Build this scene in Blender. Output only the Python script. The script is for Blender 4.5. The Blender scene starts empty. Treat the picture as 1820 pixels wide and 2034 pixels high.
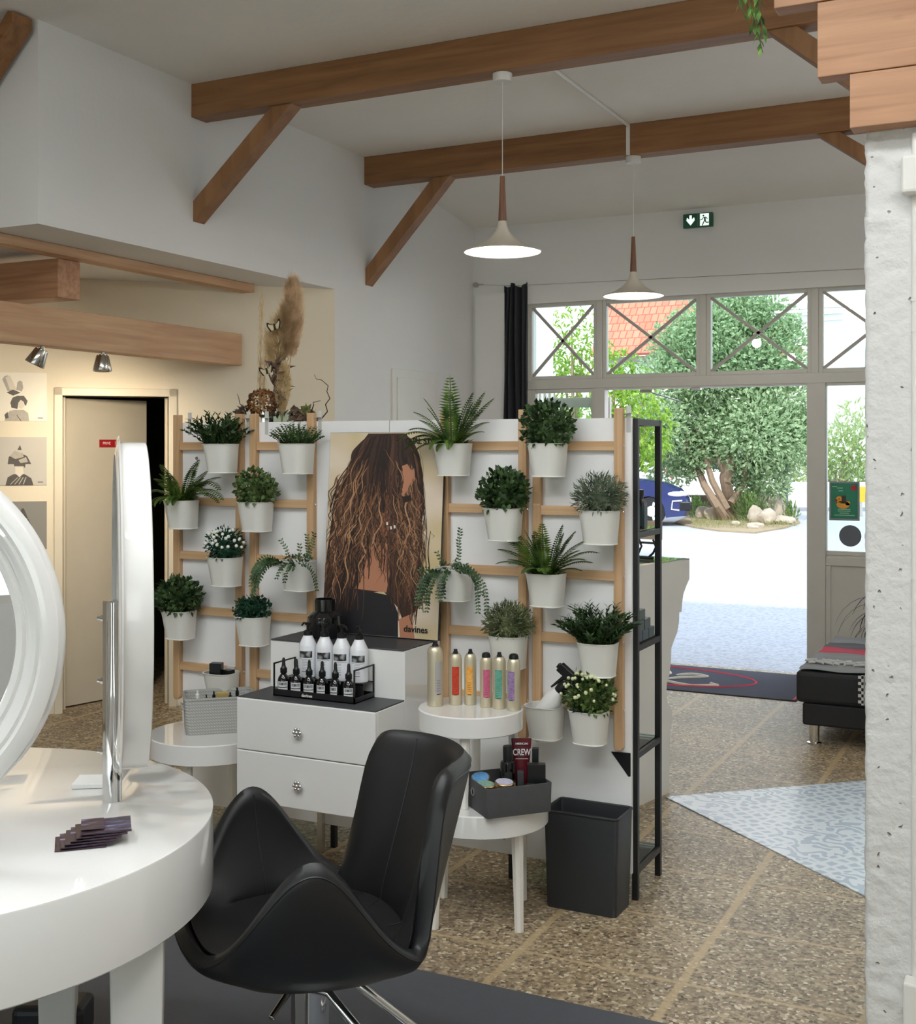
import bpy, bmesh, math, random
from mathutils import Vector, Matrix, noise as mnoise
random.seed(7)
PI = math.pi
sc = bpy.context.scene
COL = sc.collection

# ------------------------------------------------------------------ camera
YAW = math.radians(26.4)
cam_d = bpy.data.cameras.new('camera'); cam = bpy.data.objects.new('camera', cam_d); COL.objects.link(cam)
cam.location = (0, 0, 1.645); cam.rotation_euler = (PI/2, 0, YAW)
cam_d.sensor_fit = 'HORIZONTAL'; cam_d.sensor_width = 36
cam_d.lens = 36*2387/1820
cam_d.shift_y = -(1017-890)/1820
cam_d.clip_start = .05; cam_d.clip_end = 300
sc.camera = cam
# ------------------------------------------------------------------ view, sky, sun
sc.view_settings.view_transform = 'Standard'; sc.view_settings.look = 'None'
sc.view_settings.gamma = 1; sc.view_settings.use_curve_mapping = False
sc.view_settings.exposure = 0.0
w = bpy.data.worlds.new('sky'); sc.world = w; w.use_nodes = True
bg = w.node_tree.nodes['Background']
nt = w.node_tree
tc = nt.nodes.new('ShaderNodeTexCoord'); sep = nt.nodes.new('ShaderNodeSeparateXYZ'); rmp = nt.nodes.new('ShaderNodeValToRGB')
nt.links.new(tc.outputs['Generated'], sep.inputs[0]); nt.links.new(sep.outputs['Z'], rmp.inputs[0]); nt.links.new(rmp.outputs[0], bg.inputs[0])
rmp.color_ramp.elements[0].color = (1, .98, .96, 1); rmp.color_ramp.elements[0].position = .0
rmp.color_ramp.elements[1].color = (.62, .80, 1, 1); rmp.color_ramp.elements[1].position = .9
bg.inputs[1].default_value = 2.5
sd = bpy.data.lights.new('sun', 'SUN'); sun = bpy.data.objects.new('sun', sd); COL.objects.link(sun)
sd.energy = 3.0; sd.angle = math.radians(2); sd.color = (1, .95, .87)
sun.rotation_euler = (math.radians(42), 0, math.radians(14))
sc.cycles.max_bounces = 8; sc.cycles.diffuse_bounces = 5; sc.cycles.glossy_bounces = 4; sc.cycles.transparent_max_bounces = 12
sc.cycles.sample_clamp_indirect = 6
LAMP = 2.25        # strength of the salon's ceiling luminaires

# ------------------------------------------------------------------ helpers
def S(r, g, b):
    f = lambda c: (c/255/12.92) if c/255 <= .04045 else ((c/255+.055)/1.055)**2.4
    return (f(r), f(g), f(b))
def thing(name, label, cat, loc=(0, 0, 0), rz=0, group=None, kind=None):
    o = bpy.data.objects.new(name, None); COL.objects.link(o)
    o.location = loc; o.rotation_euler = (0, 0, rz); o.empty_display_size = .05
    return tag(o, label, cat, group, kind)
def tag(o, label, cat, group=None, kind=None):
    o['label'] = label; o['category'] = cat
    if group: o['group'] = group
    if kind: o['kind'] = kind
    return o
class MB:
    def __init__(s): s.v = []; s.f = []; s.m = []; s.M = Matrix()
    def at(s, loc=(0, 0, 0), rz=0, rx=0, ry=0, sc=1):
        s.M = Matrix.Translation(loc) @ Matrix.Rotation(rz, 4, 'Z') @ Matrix.Rotation(ry, 4, 'Y') @ Matrix.Rotation(rx, 4, 'X') @ Matrix.Scale(sc, 4); return s
    def mat(s, M): s.M = M; return s
    def add(s, vs, fs, m=0):
        b = len(s.v); s.v += [tuple(s.M @ Vector(p)) for p in vs]
        for f in fs: s.f.append(tuple(b+i for i in f)); s.m.append(m)
        return s
    def box(s, x0, x1, y0, y1, z0, z1, m=0):
        return s.hexa([(x0,y0,z0),(x1,y0,z0),(x1,y1,z0),(x0,y1,z0),(x0,y0,z1),(x1,y0,z1),(x1,y1,z1),(x0,y1,z1)], m)
    def hexa(s, p, m=0):
        return s.add(p, [(3,2,1,0),(4,5,6,7),(0,1,5,4),(1,2,6,5),(2,3,7,6),(3,0,4,7)], m)
    def poly(s, pts, m=0): return s.add(pts, [tuple(range(len(pts)))], m)
    def prism(s, pts, vec, m=0):
        n = len(pts); vec = Vector(vec); q = [tuple(Vector(p)+vec) for p in pts]
        return s.add(list(pts)+q, [tuple(range(n))[::-1], tuple(range(n, 2*n))] + [(i, (i+1) % n, n+(i+1) % n, n+i) for i in range(n)], m)
    def loft(s, rings, m=0, caps=(True, True), closed=True):
        n = len(rings[0]); vs = [p for r in rings for p in r]; fs = []
        for k in range(len(rings)-1):
            for i in range(n if closed else n-1):
                j = (i+1) % n; fs.append((k*n+i, k*n+j, (k+1)*n+j, (k+1)*n+i))
        if caps[0]: fs.append(tuple(range(n))[::-1])
        if caps[1]: fs.append(tuple(range((len(rings)-1)*n, len(rings)*n)))
        return s.add(vs, fs, m)
    def lathe(s, prof, c=(0, 0, 0), n=24, m=0, caps=(True, True)):
        return s.loft([[(c[0]+r*math.cos(2*PI*i/n), c[1]+r*math.sin(2*PI*i/n), c[2]+z) for i in range(n)] for r, z in prof], m, caps)
    def tube(s, pts, r, n=8, m=0, caps=True):
        pts = [Vector(p) for p in pts]; rr = r if isinstance(r, (list, tuple)) else [r]*len(pts)
        rings = []; ref = None
        for i, p in enumerate(pts):
            t = (pts[min(i+1, len(pts)-1)] - pts[max(i-1, 0)])
            if t.length < 1e-9: t = Vector((0, 0, 1))
            t.normalize()
            if ref is None: ref = Vector((1, 0, 0)) if abs(t.x) < .8 else Vector((0, 1, 0))
            a = (ref - t*ref.dot(t)); a.normalize(); b = t.cross(a); ref = a
            rings.append([tuple(p + (a*math.cos(2*PI*k/n) + b*math.sin(2*PI*k/n))*rr[i]) for k in range(n)])
        return s.loft(rings, m, (caps, caps))
    def cyl(s, p0, p1, r, r1=None, n=16, m=0): return s.tube([p0, p1], [r, r if r1 is None else r1], n, m)
    def ball(s, c, rx, ry=None, rz=None, n=14, k=8, m=0):
        ry = rx if ry is None else ry; rz = rx if rz is None else rz
        rings = []
        for i in range(k+1):
            a = -PI/2 + PI*i/k; q = max(math.cos(a), .02)
            rings.append([(c[0]+rx*q*math.cos(2*PI*j/n), c[1]+ry*q*math.sin(2*PI*j/n), c[2]+rz*math.sin(a)) for j in range(n)])
        return s.loft(rings, m)
    def leaf(s, p, d, up, L, W, m=0, bend=.15):
        p = Vector(p); d = Vector(d).normalized(); up = Vector(up)
        side = d.cross(up)
        if side.length < 1e-5: side = d.cross(Vector((.3, .5, .8)))
        side.normalize(); nrm = side.cross(d)
        a = p + d*L*.45 + nrm*L*bend*.5; e = p + d*L - nrm*L*bend*.3
        return s.add([tuple(p), tuple(a+side*W*.5-nrm*W*.12), tuple(e), tuple(a-side*W*.5-nrm*W*.12), tuple(a)], [(0, 1, 4), (1, 2, 4), (2, 3, 4), (3, 0, 4)], m)
    def patch(s, c, r, z0, z1, a0, a1, n=8, m=0):
        vs = []; fs = []
        for i in range(n+1):
            a = a0+(a1-a0)*i/n; x, y = c[0]+r*math.cos(a), c[1]+r*math.sin(a)
            vs += [(x, y, c[2]+z0), (x, y, c[2]+z1)]
        for i in range(n): fs.append((2*i, 2*i+2, 2*i+3, 2*i+1))
        return s.add(vs, fs, m)
    def obj(s, name, mats, parent=None, smooth=38, bevel=0, seg=2, loc=None, fix=True):
        me = bpy.data.meshes.new(name); me.from_pydata(s.v, [], s.f); 
        for mm in (mats if isinstance(mats, (list, tuple)) else [mats]): me.materials.append(mm)
        me.polygons.foreach_set('material_index', s.m)
        if fix:
            bm = bmesh.new(); bm.from_mesh(me); bmesh.ops.recalc_face_normals(bm, faces=bm.faces); bm.to_mesh(me); bm.free()
        me.update()
        if smooth: me.shade_smooth(); me.set_sharp_from_angle(angle=math.radians(smooth))
        o = bpy.data.objects.new(name, me); COL.objects.link(o)
        if parent: o.parent = parent
        if loc: o.location = loc
        if bevel:
            b = o.modifiers.new('bevel', 'BEVEL'); b.width = bevel; b.segments = seg; b.limit_method = 'ANGLE'; b.angle_limit = math.radians(50); b.harden_normals = False
        return o
def rrect(w, d, r, n=5, cx=0, cy=0):            # rounded rectangle outline, counter-clockwise
    out = []
    for (sx, sy, a0) in ((1, 1, 0), (-1, 1, PI/2), (-1, -1, PI), (1, -1, 1.5*PI)):
        for i in range(n+1):
            a = a0+PI/2*i/n; out.append((cx+sx*(w/2-r)+r*math.cos(a), cy+sy*(d/2-r)+r*math.sin(a)))
    return out
def text(body, size, m, parent, loc, rot, name='lettering', extrude=.0004, align='CENTER', sx=1, bold=0):
    cu = bpy.data.curves.new('lettering', 'FONT'); cu.body = body; cu.size = size; cu.extrude = extrude
    cu.align_x = align; cu.align_y = 'CENTER'; cu.offset = bold
    tmp = bpy.data.objects.new('lettering_source', cu); COL.objects.link(tmp)
    dg = bpy.context.evaluated_depsgraph_get(); dg.update()
    me = bpy.data.meshes.new_from_object(tmp.evaluated_get(dg)); bpy.data.objects.remove(tmp); bpy.data.curves.remove(cu)
    me.materials.clear(); me.materials.append(m)
    o = bpy.data.objects.new(name, me); COL.objects.link(o); o.parent = parent; o.location = loc; o.rotation_euler = rot; o.scale = (sx, 1, 1)
    return o
# ------------------------------------------------------------------ materials
def new_mat(name):
    m = bpy.data.materials.new(name); m.use_nodes = True
    return m, m.node_tree, m.node_tree.nodes['Principled BSDF']
def N(nt, t, **kw):
    n = nt.nodes.new('ShaderNode'+t)
    for k, v in kw.items(): setattr(n, k, v)
    return n
def mat(name, c, rough=.5, metal=0, var=.06, vs=6, bump=0, bs=120, spec=.5, coat=0, emit=None, es=0, sheen=0, sub=0, trans=0):
    """plain colour with a faint procedural variation and an optional fine bump"""
    m, nt, p = new_mat(name)
    p.inputs['Roughness'].default_value = rough; p.inputs['Metallic'].default_value = metal
    p.inputs['Specular IOR Level'].default_value = spec
    if coat: p.inputs['Coat Weight'].default_value = coat; p.inputs['Coat Roughness'].default_value = .03
    if sheen: p.inputs['Sheen Weight'].default_value = sheen
    if trans: p.inputs['Transmission Weight'].default_value = trans
    tcn = N(nt, 'TexCoord'); no = N(nt, 'TexNoise'); no.inputs['Scale'].default_value = vs; no.inputs['Detail'].default_value = 3
    nt.links.new(tcn.outputs['Object'], no.inputs['Vector'])
    mx = N(nt, 'Mix', data_type='RGBA'); mx.inputs[6].default_value = (*[max(0, q*(1-var)) for q in c], 1); mx.inputs[7].default_value = (*[min(1, q*(1+var)) for q in c], 1)
    nt.links.new(no.outputs['Fac'], mx.inputs[0]); nt.links.new(mx.outputs[2], p.inputs['Base Color'])
    if bump:
        nb = N(nt, 'TexNoise'); nb.inputs['Scale'].default_value = bs; nb.inputs['Detail'].default_value = 4
        bu = N(nt, 'Bump'); bu.inputs['Strength'].default_value = bump; bu.inputs['Distance'].default_value = .01
        nt.links.new(tcn.outputs['Object'], nb.inputs['Vector']); nt.links.new(nb.outputs['Fac'], bu.inputs['Height']); nt.links.new(bu.outputs[0], p.inputs['Normal'])
    if emit: p.inputs['Emission Color'].default_value = (*emit, 1); p.inputs['Emission Strength'].default_value = es
    return m
def wood(name, c0, c1, axis=0, rough=.55, stretch=14, knots=True, sc=1.0):
    """timber: grain noise drawn out along one axis, with dark knots"""
    m, nt, p = new_mat(name); p.inputs['Roughness'].default_value = rough
    tcn = N(nt, 'TexCoord'); mp = N(nt, 'Mapping'); v = [stretch*sc]*3; v[axis] = 1.0*sc; mp.inputs['Scale'].default_value = v
    nt.links.new(tcn.outputs['Object'], mp.inputs['Vector'])
    n1 = N(nt, 'TexNoise'); n1.inputs['Scale'].default_value = 1.6; n1.inputs['Detail'].default_value = 6; n1.inputs['Distortion'].default_value = .6
    nt.links.new(mp.outputs[0], n1.inputs['Vector'])
    cr = N(nt, 'ValToRGB'); cr.color_ramp.elements[0].position = .3; cr.color_ramp.elements[0].color = (*c0, 1); cr.color_ramp.elements[1].position = .7; cr.color_ramp.elements[1].color = (*c1, 1)
    nt.links.new(n1.outputs['Fac'], cr.inputs[0]); out = cr.outputs[0]
    if knots:
        mp2 = N(nt, 'Mapping'); v2 = [9*sc]*3; v2[axis] = 4.0*sc; mp2.inputs['Scale'].default_value = v2
        nt.links.new(tcn.outputs['Object'], mp2.inputs['Vector'])
        vo = N(nt, 'TexVoronoi'); vo.inputs['Scale'].default_value = .75; nt.links.new(mp2.outputs[0], vo.inputs['Vector'])
        k = N(nt, 'ValToRGB'); k.color_ramp.elements[0].position = .03; k.color_ramp.elements[0].color = (.28, .22, .18, 1); k.color_ramp.elements[1].position = .12; k.color_ramp.elements[1].color = (1, 1, 1, 1)
        nt.links.new(vo.outputs['Distance'], k.inputs[0])
        mx = N(nt, 'Mix', data_type='RGBA', blend_type='MULTIPLY'); mx.inputs[0].default_value = .8
        nt.links.new(out, mx.inputs[6]); nt.links.new(k.outputs[0], mx.inputs[7]); out = mx.outputs[2]
    nt.links.new(out, p.inputs['Base Color'])
    return m
def plaster(name, c, bump=.12, bs=35, rough=.85, var=.04):
    return mat(name, c, rough, var=var, vs=1.3, bump=bump, bs=bs, spec=.2)
def glass(name, tint=(.93, .98, .96)):
    """thin architectural pane: clear pass-through with a fresnel reflection"""
    m = bpy.data.materials.new(name); m.use_nodes = True; nt = m.node_tree; nt.nodes.clear()
    o = N(nt, 'OutputMaterial'); mix = N(nt, 'MixShader'); tr = N(nt, 'BsdfTransparent'); gl = N(nt, 'BsdfGlossy'); fr = N(nt, 'Fresnel')
    no = N(nt, 'TexNoise'); no.inputs['Scale'].default_value = 2
    mx = N(nt, 'Mix', data_type='RGBA'); mx.inputs[6].default_value = (*tint, 1); mx.inputs[7].default_value = (*[min(1, q*1.02) for q in tint], 1)
    nt.links.new(no.outputs['Fac'], mx.inputs[0]); nt.links.new(mx.outputs[2], tr.inputs[0])
    fr.inputs[0].default_value = 1.5; gl.inputs['Roughness'].default_value = .01
    nt.links.new(fr.outputs[0], mix.inputs[0]); nt.links.new(tr.outputs[0], mix.inputs[1]); nt.links.new(gl.outputs[0], mix.inputs[2]); nt.links.new(mix.outputs[0], o.inputs[0])
    return m
def leafmat(name, c0, c1, rough=.5, trans=.25):
    m, nt, p = new_mat(name); p.inputs['Roughness'].default_value = rough; p.inputs['Specular IOR Level'].default_value = .35
    tcn = N(nt, 'TexCoord'); no = N(nt, 'TexNoise'); no.inputs['Scale'].default_value = 22; no.inputs['Detail'].default_value = 2
    nt.links.new(tcn.outputs['Object'], no.inputs['Vector'])
    cr = N(nt, 'ValToRGB'); cr.color_ramp.elements[0].position = .35; cr.color_ramp.elements[0].color = (*c0, 1); cr.color_ramp.elements[1].position = .66; cr.color_ramp.elements[1].color = (*c1, 1)
    nt.links.new(no.outputs['Fac'], cr.inputs[0]); nt.links.new(cr.outputs[0], p.inputs['Base Color'])
    if trans:
        tl = N(nt, 'BsdfTranslucent'); mix = N(nt, 'MixShader'); mix.inputs[0].default_value = trans
        nt.links.new(cr.outputs[0], tl.inputs[0]); nt.links.new(p.outputs[0], mix.inputs[1]); nt.links.new(tl.outputs[0], mix.inputs[2])
        nt.links.new(mix.outputs[0], nt.nodes['Material Output'].inputs[0])
    return m
def emis(name, c, s):
    m, nt, p = new_mat(name); no = N(nt, 'TexNoise'); no.inputs['Scale'].default_value = 3
    mx = N(nt, 'Mix', data_type='RGBA'); mx.inputs[6].default_value = (*c, 1); mx.inputs[7].default_value = (*c, 1); nt.links.new(no.outputs['Fac'], mx.inputs[0])
    nt.links.new(mx.outputs[2], p.inputs['Emission Color']); p.inputs['Emission Strength'].default_value = s; p.inputs['Base Color'].default_value = (*c, 1)
    return m

M_wall = plaster('white wall paint', S(228, 228, 226))
M_wallw = plaster('cream wall paint', S(236, 226, 205))
M_ceil = plaster('ceiling plaster', S(238, 235, 230), bump=.25, bs=18, var=.06)
M_trim = mat('white painted trim', S(226, 224, 218), .4)
M_frame = mat('grey white window frame', S(205, 203, 196), .4)
M_beam = wood('pine beam along x', S(120, 83, 48), S(152, 108, 68), 0)
M_beamy = wood('pine beam along y', S(182, 140, 104), S(206, 168, 130), 1)
M_brace = wood('pine brace', S(122, 85, 50), S(154, 110, 70), 2, stretch=8)
M_plank = wood('larch plank', S(160, 114, 82), S(194, 148, 112), 0, stretch=20)
M_bambooz = wood('bamboo post', S(188, 150, 108), S(212, 176, 136), 2, rough=.45, stretch=30, knots=False)
M_bamboox = wood('bamboo rung', S(192, 154, 112), S(216, 180, 140), 0, rough=.45, stretch=30, knots=False)
M_gloss = mat('white gloss lacquer', S(240, 239, 236), .045, var=.015, coat=.7)
M_satin = mat('white satin lacquer', S(240, 237, 230), .28, var=.02, coat=.2)
M_panel = mat('white melamine panel', S(240, 239, 238), .35, var=.015)
M_pot = mat('white powder coated metal', S(232, 231, 224), .38, var=.03)
M_chrome = mat('chrome', (.78, .78, .78), .06, 1, var=.02)
M_steel = mat('brushed steel', (.55, .54, .52), .25, 1, var=.06)
M_black = mat('black satin plastic', S(20, 21, 23), .35, var=.15)
M_blackm = mat('black painted steel', S(26, 26, 28), .4, var=.12)
M_leather = mat('black leatherette', S(25, 25, 27), .42, var=.12, bump=.05, bs=420)
M_dgrey = mat('dark grey felt', S(74, 74, 76), .9, var=.12, vs=40, bump=.3, bs=500)
M_slate = mat('dark grey laminate top', S(66, 67, 70), .5, var=.08)
M_mirror = mat('mirror glass', (.92, .93, .93), .01, 1, var=.01)
M_glass = glass('clear pane glass')
M_glassg = glass('greenish shelf glass', (.80, .93, .90))
M_bin = mat('black plastic bin', S(38, 40, 43), .45, var=.1, bump=.08, bs=300)
M_white = mat('white print', S(238, 238, 235), .5, var=.02)
M_ink = mat('black print', S(22, 22, 24), .5, var=.1)
M_greyp = mat('grey print', S(150, 150, 152), .5, var=.25, vs=60)
# ================================================================== THE SETTING
def struct(o, label, cat): return tag(o, label, cat, kind='structure')
# floor: washed-aggregate tiles with sandy grout
def floor_mat():
    m, nt, p = new_mat('washed aggregate tiles'); p.inputs['Roughness'].default_value = .42; p.inputs['Specular IOR Level'].default_value = .5
    tcn = N(nt, 'TexCoord'); sx = N(nt, 'SeparateXYZ'); nt.links.new(tcn.outputs['Object'], sx.inputs[0])
    nd = N(nt, 'TexNoise'); nd.inputs['Scale'].default_value = 3; nd.inputs['Detail'].default_value = 3; nt.links.new(tcn.outputs['Object'], nd.inputs['Vector'])
    def line(sock, off, per, wd):
        a = N(nt, 'Math', operation='ADD'); a.inputs[1].default_value = -off; nt.links.new(sock, a.inputs[0])
        wob = N(nt, 'Math', operation='MULTIPLY_ADD'); wob.inputs[1].default_value = .014; nt.links.new(nd.outputs['Fac'], wob.inputs[0]); nt.links.new(a.outputs[0], wob.inputs[2])
        b = N(nt, 'Math', operation='PINGPONG'); b.inputs[1].default_value = per/2; nt.links.new(wob.outputs[0], b.inputs[0])
        c = N(nt, 'MapRange'); c.inputs[1].default_value = wd*.55; c.inputs[2].default_value = wd; c.inputs[3].default_value = 1; c.inputs[4].default_value = 0; nt.links.new(b.outputs[0], c.inputs[0]); return c.outputs[0]
    lx = line(sx.outputs['X'], -1.022, .54, .017); ly = line(sx.outputs['Y'], 3.62, .48, .010)
    g = N(nt, 'Math', operation='MAXIMUM'); nt.links.new(lx, g.inputs[0]); nt.links.new(ly, g.inputs[1])
    vo = N(nt, 'TexVoronoi'); vo.inputs['Scale'].default_value = 88; nt.links.new(tcn.outputs['Object'], vo.inputs['Vector'])
    cr = N(nt, 'ValToRGB'); e = cr.color_ramp.elements
    e[0].position = 0; e[0].color = (*S(92, 78, 62), 1); e[1].position = 1; e[1].color = (*S(228, 214, 188), 1)
    for pos, c in ((.25, S(146, 127, 102)), (.62, S(172, 152, 122)), (.9, S(196, 178, 148)), (.96, S(232, 220, 198))):
        q = e.new(pos); q.color = (*c, 1)
    sr = N(nt, 'SeparateColor'); nt.links.new(vo.outputs['Color'], sr.inputs[0]); nt.links.new(sr.outputs[0], cr.inputs[0])
    st = N(nt, 'TexNoise'); st.inputs['Scale'].default_value = 1.7; st.inputs['Detail'].default_value = 5; nt.links.new(tcn.outputs['Object'], st.inputs['Vector'])
    sr2 = N(nt, 'ValToRGB'); sr2.color_ramp.elements[0].position = .32; sr2.color_ramp.elements[0].color = (.74, .74, .76, 1); sr2.color_ramp.elements[1].position = .68; sr2.color_ramp.elements[1].color = (1.0, 1.0, .97, 1); nt.links.new(st.outputs['Fac'], sr2.inputs[0])
    mu = N(nt, 'Mix', data_type='RGBA', blend_type='MULTIPLY'); mu.inputs[0].default_value = 1; nt.links.new(cr.outputs[0], mu.inputs[6]); nt.links.new(sr2.outputs[0], mu.inputs[7])
    mg = N(nt, 'Mix', data_type='RGBA'); mg.inputs[7].default_value = (*S(198, 174, 134), 1); gf = N(nt, 'Math', operation='MULTIPLY'); gf.inputs[1].default_value = .72
    nt.links.new(g.outputs[0], gf.inputs[0]); nt.links.new(gf.outputs[0], mg.inputs[0]); nt.links.new(mu.outputs[2], mg.inputs[6]); nt.links.new(mg.outputs[2], p.inputs['Base Color'])
    bu = N(nt, 'Bump'); bu.inputs['Strength'].default_value = .25; bu.inputs['Distance'].default_value = .004; nt.links.new(vo.outputs['Distance'], bu.inputs['Height']); nt.links.new(bu.outputs[0], p.inputs['Normal'])
    return m
struct(MB().box(-8, 4, -3.2, 8.98, -.25, 0).obj('floor', floor_mat(), smooth=0), 'brown washed-aggregate tile floor with sandy grout lines', 'floor')
# ceiling: flat, then sloping down to the shop front
c = MB()
c.prism([(-8, -3.2, 3.66), (-8, 7.31, 3.66), (-8, 8.95, 3.44), (-8, 9.15, 3.44), (-8, 9.15, 4.1), (-8, -3.2, 4.1)], (12, 0, 0))
struct(c.obj('ceiling', M_ceil, smooth=0), 'rough white plaster ceiling sloping down above the shop front', 'ceiling')
# upper left wall block above the back nook, and the lower wall beside the nook
wl = MB(); wl.box(-8, -4.28, 4.18, 8.9, 2.70, 3.70); wl.box(-5.2, -4.28, 6.78, 8.9, 0, 2.70)
struct(wl.obj('wall_left', M_wall, smooth=0), 'white left wall with overhanging block above the cream back nook', 'wall')
# shop-front wall around the glazing
wf = MB(); wf.box(-8, 4, 8.9, 9.1, 2.86, 3.5); wf.box(-8, -3.80, 8.9, 9.1, 0, 2.86); wf.box(.9, 1.0, 8.9, 9.1, 0, 2.86); wf.box(3.8, 4, 8.9, 9.1, 0, 2.86); wf.box(1.0, 3.8, 8.9, 9.1, 0, .2)
wf.box(-4.24, -3.98, 8.86, 8.9, 0, 2.9); wf.box(-3.98, .9, 8.885, 8.9, 2.80, 2.955)
struct(wf.obj('wall_front', M_wall, smooth=0), 'white shop-front wall above the glazed entrance', 'wall')
wb = MB(); wb.box(-8, 4, -3.2, -3, 0, .75); wb.box(-8, 4, -3.2, -3, 2.75, 3.7); wb.box(-8, -4.2, -3.2, -3, .75, 2.75); wb.box(2.2, 4, -3.2, -3, .75, 2.75); wb.box(-1.1, -.9, -3.2, -3, .75, 2.75)
struct(wb.obj('wall_back', M_wall, smooth=0), 'white wall behind the viewer with two added wide windows', 'wall')
struct(MB().box(4, 4.2, -3.2, 9.1, 0, 3.7).obj('wall_right', M_wall, smooth=0), 'white right wall beyond the pillar', 'wall')
struct(MB().box(-8.2, -8, -3.2, 9.1, 0, 3.7).obj('wall_side', M_wallw, smooth=0), 'cream far left wall behind the mirrors', 'wall')
# diagonal cream wall of the nook with the private door (local x along the wall, local -y to the room)
WO = (-5.547, 5.552); WU = (.718072, .695969); WA = math.atan2(WU[1], WU[0])
dw = MB(); dw.box(-2.6, .05, 0, .14, 0, 2.70); dw.box(.69, 1.765, 0, .14, 0, 2.70); dw.box(.05, .69, 0, .14, 1.97, 2.70)
o = dw.obj('wall_nook', M_wallw, smooth=0, loc=(*WO, 0)); o.rotation_euler = (0, 0, WA)
struct(o, 'cream diagonal wall of the back nook holding the private door', 'wall')
d2 = thing('door_2', 'beige private door standing ajar in the cream nook wall', 'door', (*WO, 0), WA, kind='structure')
f = MB(); f.box(.0, .05, -.025, .16, 0, 2.02); f.box(.69, .74, -.025, .16, 0, 2.02); f.box(.0, .74, -.025, .16, 1.97, 2.02); f.box(.05, .065, .09, .16, 0, 1.97); f.box(.675, .69, .09, .16, 0, 1.97)
M_cream = mat('cream door paint', S(226, 216, 196), .45); M_leafp = mat('beige door leaf paint', S(205, 197, 180), .5)
f.obj('door_frame', M_cream, d2, smooth=0, bevel=.004)
lf = MB().box(0, .62, 0, .04, .008, 1.962).obj('door_leaf', M_leafp, d2, smooth=0, bevel=.003, loc=(.062, .15, 0)); lf.rotation_euler = (0, 0, math.radians(33))
sg = thing('door_sign', 'small red plate lettered PRIVÉ with a white hand on the ajar door', 'sign', (0, 0, 0)); 
lm = Matrix.Translation((*WO, 0)) @ Matrix.Rotation(WA, 4, 'Z') @ Matrix.Translation((.062, .15, 0)) @ Matrix.Rotation(math.radians(33), 4, 'Z') @ Matrix.Translation((.325, -.001, 1.675))
sg.matrix_world = lm
M_red = mat('red sign plastic', S(168, 24, 34), .35)
MB().box(-.075, .075, -.004, 0, -.025, .025).obj('plate', M_red, sg, smooth=0, bevel=.001)
text('PRIVÉ', .024, M_white, sg, (-.022, -.0045, 0), (PI/2, 0, 0))
hp = MB(); hp.box(.043, .0435, -.0052, -.0042, -.02, .02, 0)
hp.prism([(.05, -.0042, -.016), (.063, -.0042, -.016), (.065, -.0042, .002), (.0625, -.0042, .015), (.06, -.0042, .016), (.0575, -.0042, .017), (.054, -.0042, .016), (.05, -.0042, .013), (.048, -.0042, .0)], (0, -.001, 0))
hp.obj('hand_symbol', M_white, sg, smooth=0)
# unlit room behind the private door, its darkness put into the wall colour
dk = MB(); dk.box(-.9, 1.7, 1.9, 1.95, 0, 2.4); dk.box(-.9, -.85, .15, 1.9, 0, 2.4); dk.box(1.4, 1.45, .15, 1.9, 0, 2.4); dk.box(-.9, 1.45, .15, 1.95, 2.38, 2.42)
o = dk.obj('wall_store', mat('unlit store room colour', S(52, 50, 48), .8), smooth=0, loc=(*WO, 0)); o.rotation_euler = (0, 0, WA)
struct(o, 'walls of the unlit store room behind the private door, coloured dark for its shade', 'wall')
# electrical cupboard door on the left wall
ec = thing('meter_cupboard', 'white flush meter cupboard door on the left wall behind the fern', 'cupboard', (-4.28, 7.9, 1.72))
e_ = MB(); e_.box(0, .014, -.36, .36, -.5, .5); e_.box(.014, .02, -.30, .30, -.44, .44); e_.obj('cupboard_door', M_trim, ec, smooth=0, bevel=.003)
MB().lathe([(.014, 0), (.014, .012), (.008, .016)], n=12).at().obj('latch', M_trim, ec).location = (.02, -.26, 0)

# ------------------------------------------------------------------ roof trusses
def truss(Y, z0, lab, xr=-.3):
    t = thing('roof_beam', lab, 'beam', (-4.28, Y, z0), kind='thing', group='pine roof beams with braces')
    h = 3.66-z0
    MB().box(0, xr+4.28, 0, .13, 0, h).obj('beam_timber', M_beam, t, smooth=0, bevel=.004)
    def brace(x0, x1, zl):   # from the wall foot (x0, low) up to the beam at x1
        s = 1 if x1 > x0 else -1
        b = MB(); b.prism([(x0, .015, zl), (x0, .015, zl+.115), (x1-s*.13, .015, 0), (x1, .015, 0)], (0, .10, 0))
        b.obj('brace', M_brace, t, smooth=0, bevel=.003)
    brace(0, .655, -.575 if Y < 6 else -.695); 
    brace(xr+4.28-.1, (-1.13 if Y < 6 else -1.24)+4.28, -.62)
    MB().box(xr+4.28-.18, xr+4.28, 0, .13, -z0, 0).obj('post', M_trim, t, smooth=0, bevel=.004)
    return t
truss(5.30, 3.475, 'pine roof beam carrying the larger pendant lamp, nearer one with braces')
truss(7.16, 3.468, 'pine roof beam with white conduit on its face, nearer the shop front')
# brace foot and rafter at the upper left
ub = thing('roof_brace', 'dark pine brace meeting the white block at the upper left', 'beam', (-4.284, 4.03, 3.60), kind='thing')
b = MB(); b.prism([(0, 0, 0), (0, 0, .05), (-.03, 0, .058), (-.30, 0, -.215), (-.30, 0, -.30)], (0, .12, 0)); b.obj('brace_timber', M_beam, ub, smooth=0, bevel=.003)
ub2 = thing('rafter', 'pale pine rafter in the top left corner of the ceiling', 'beam', (-4.30, 3.70, 3.655), kind='thing')
b = MB(); b.prism([(0, 0, 0), (-.06, 0, 0), (-.45, 0, -.46), (-.40, 0, -.46)], (0, .07, 0)); b.obj('rafter_timber', M_plank, ub2, smooth=0, bevel=.003)
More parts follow.
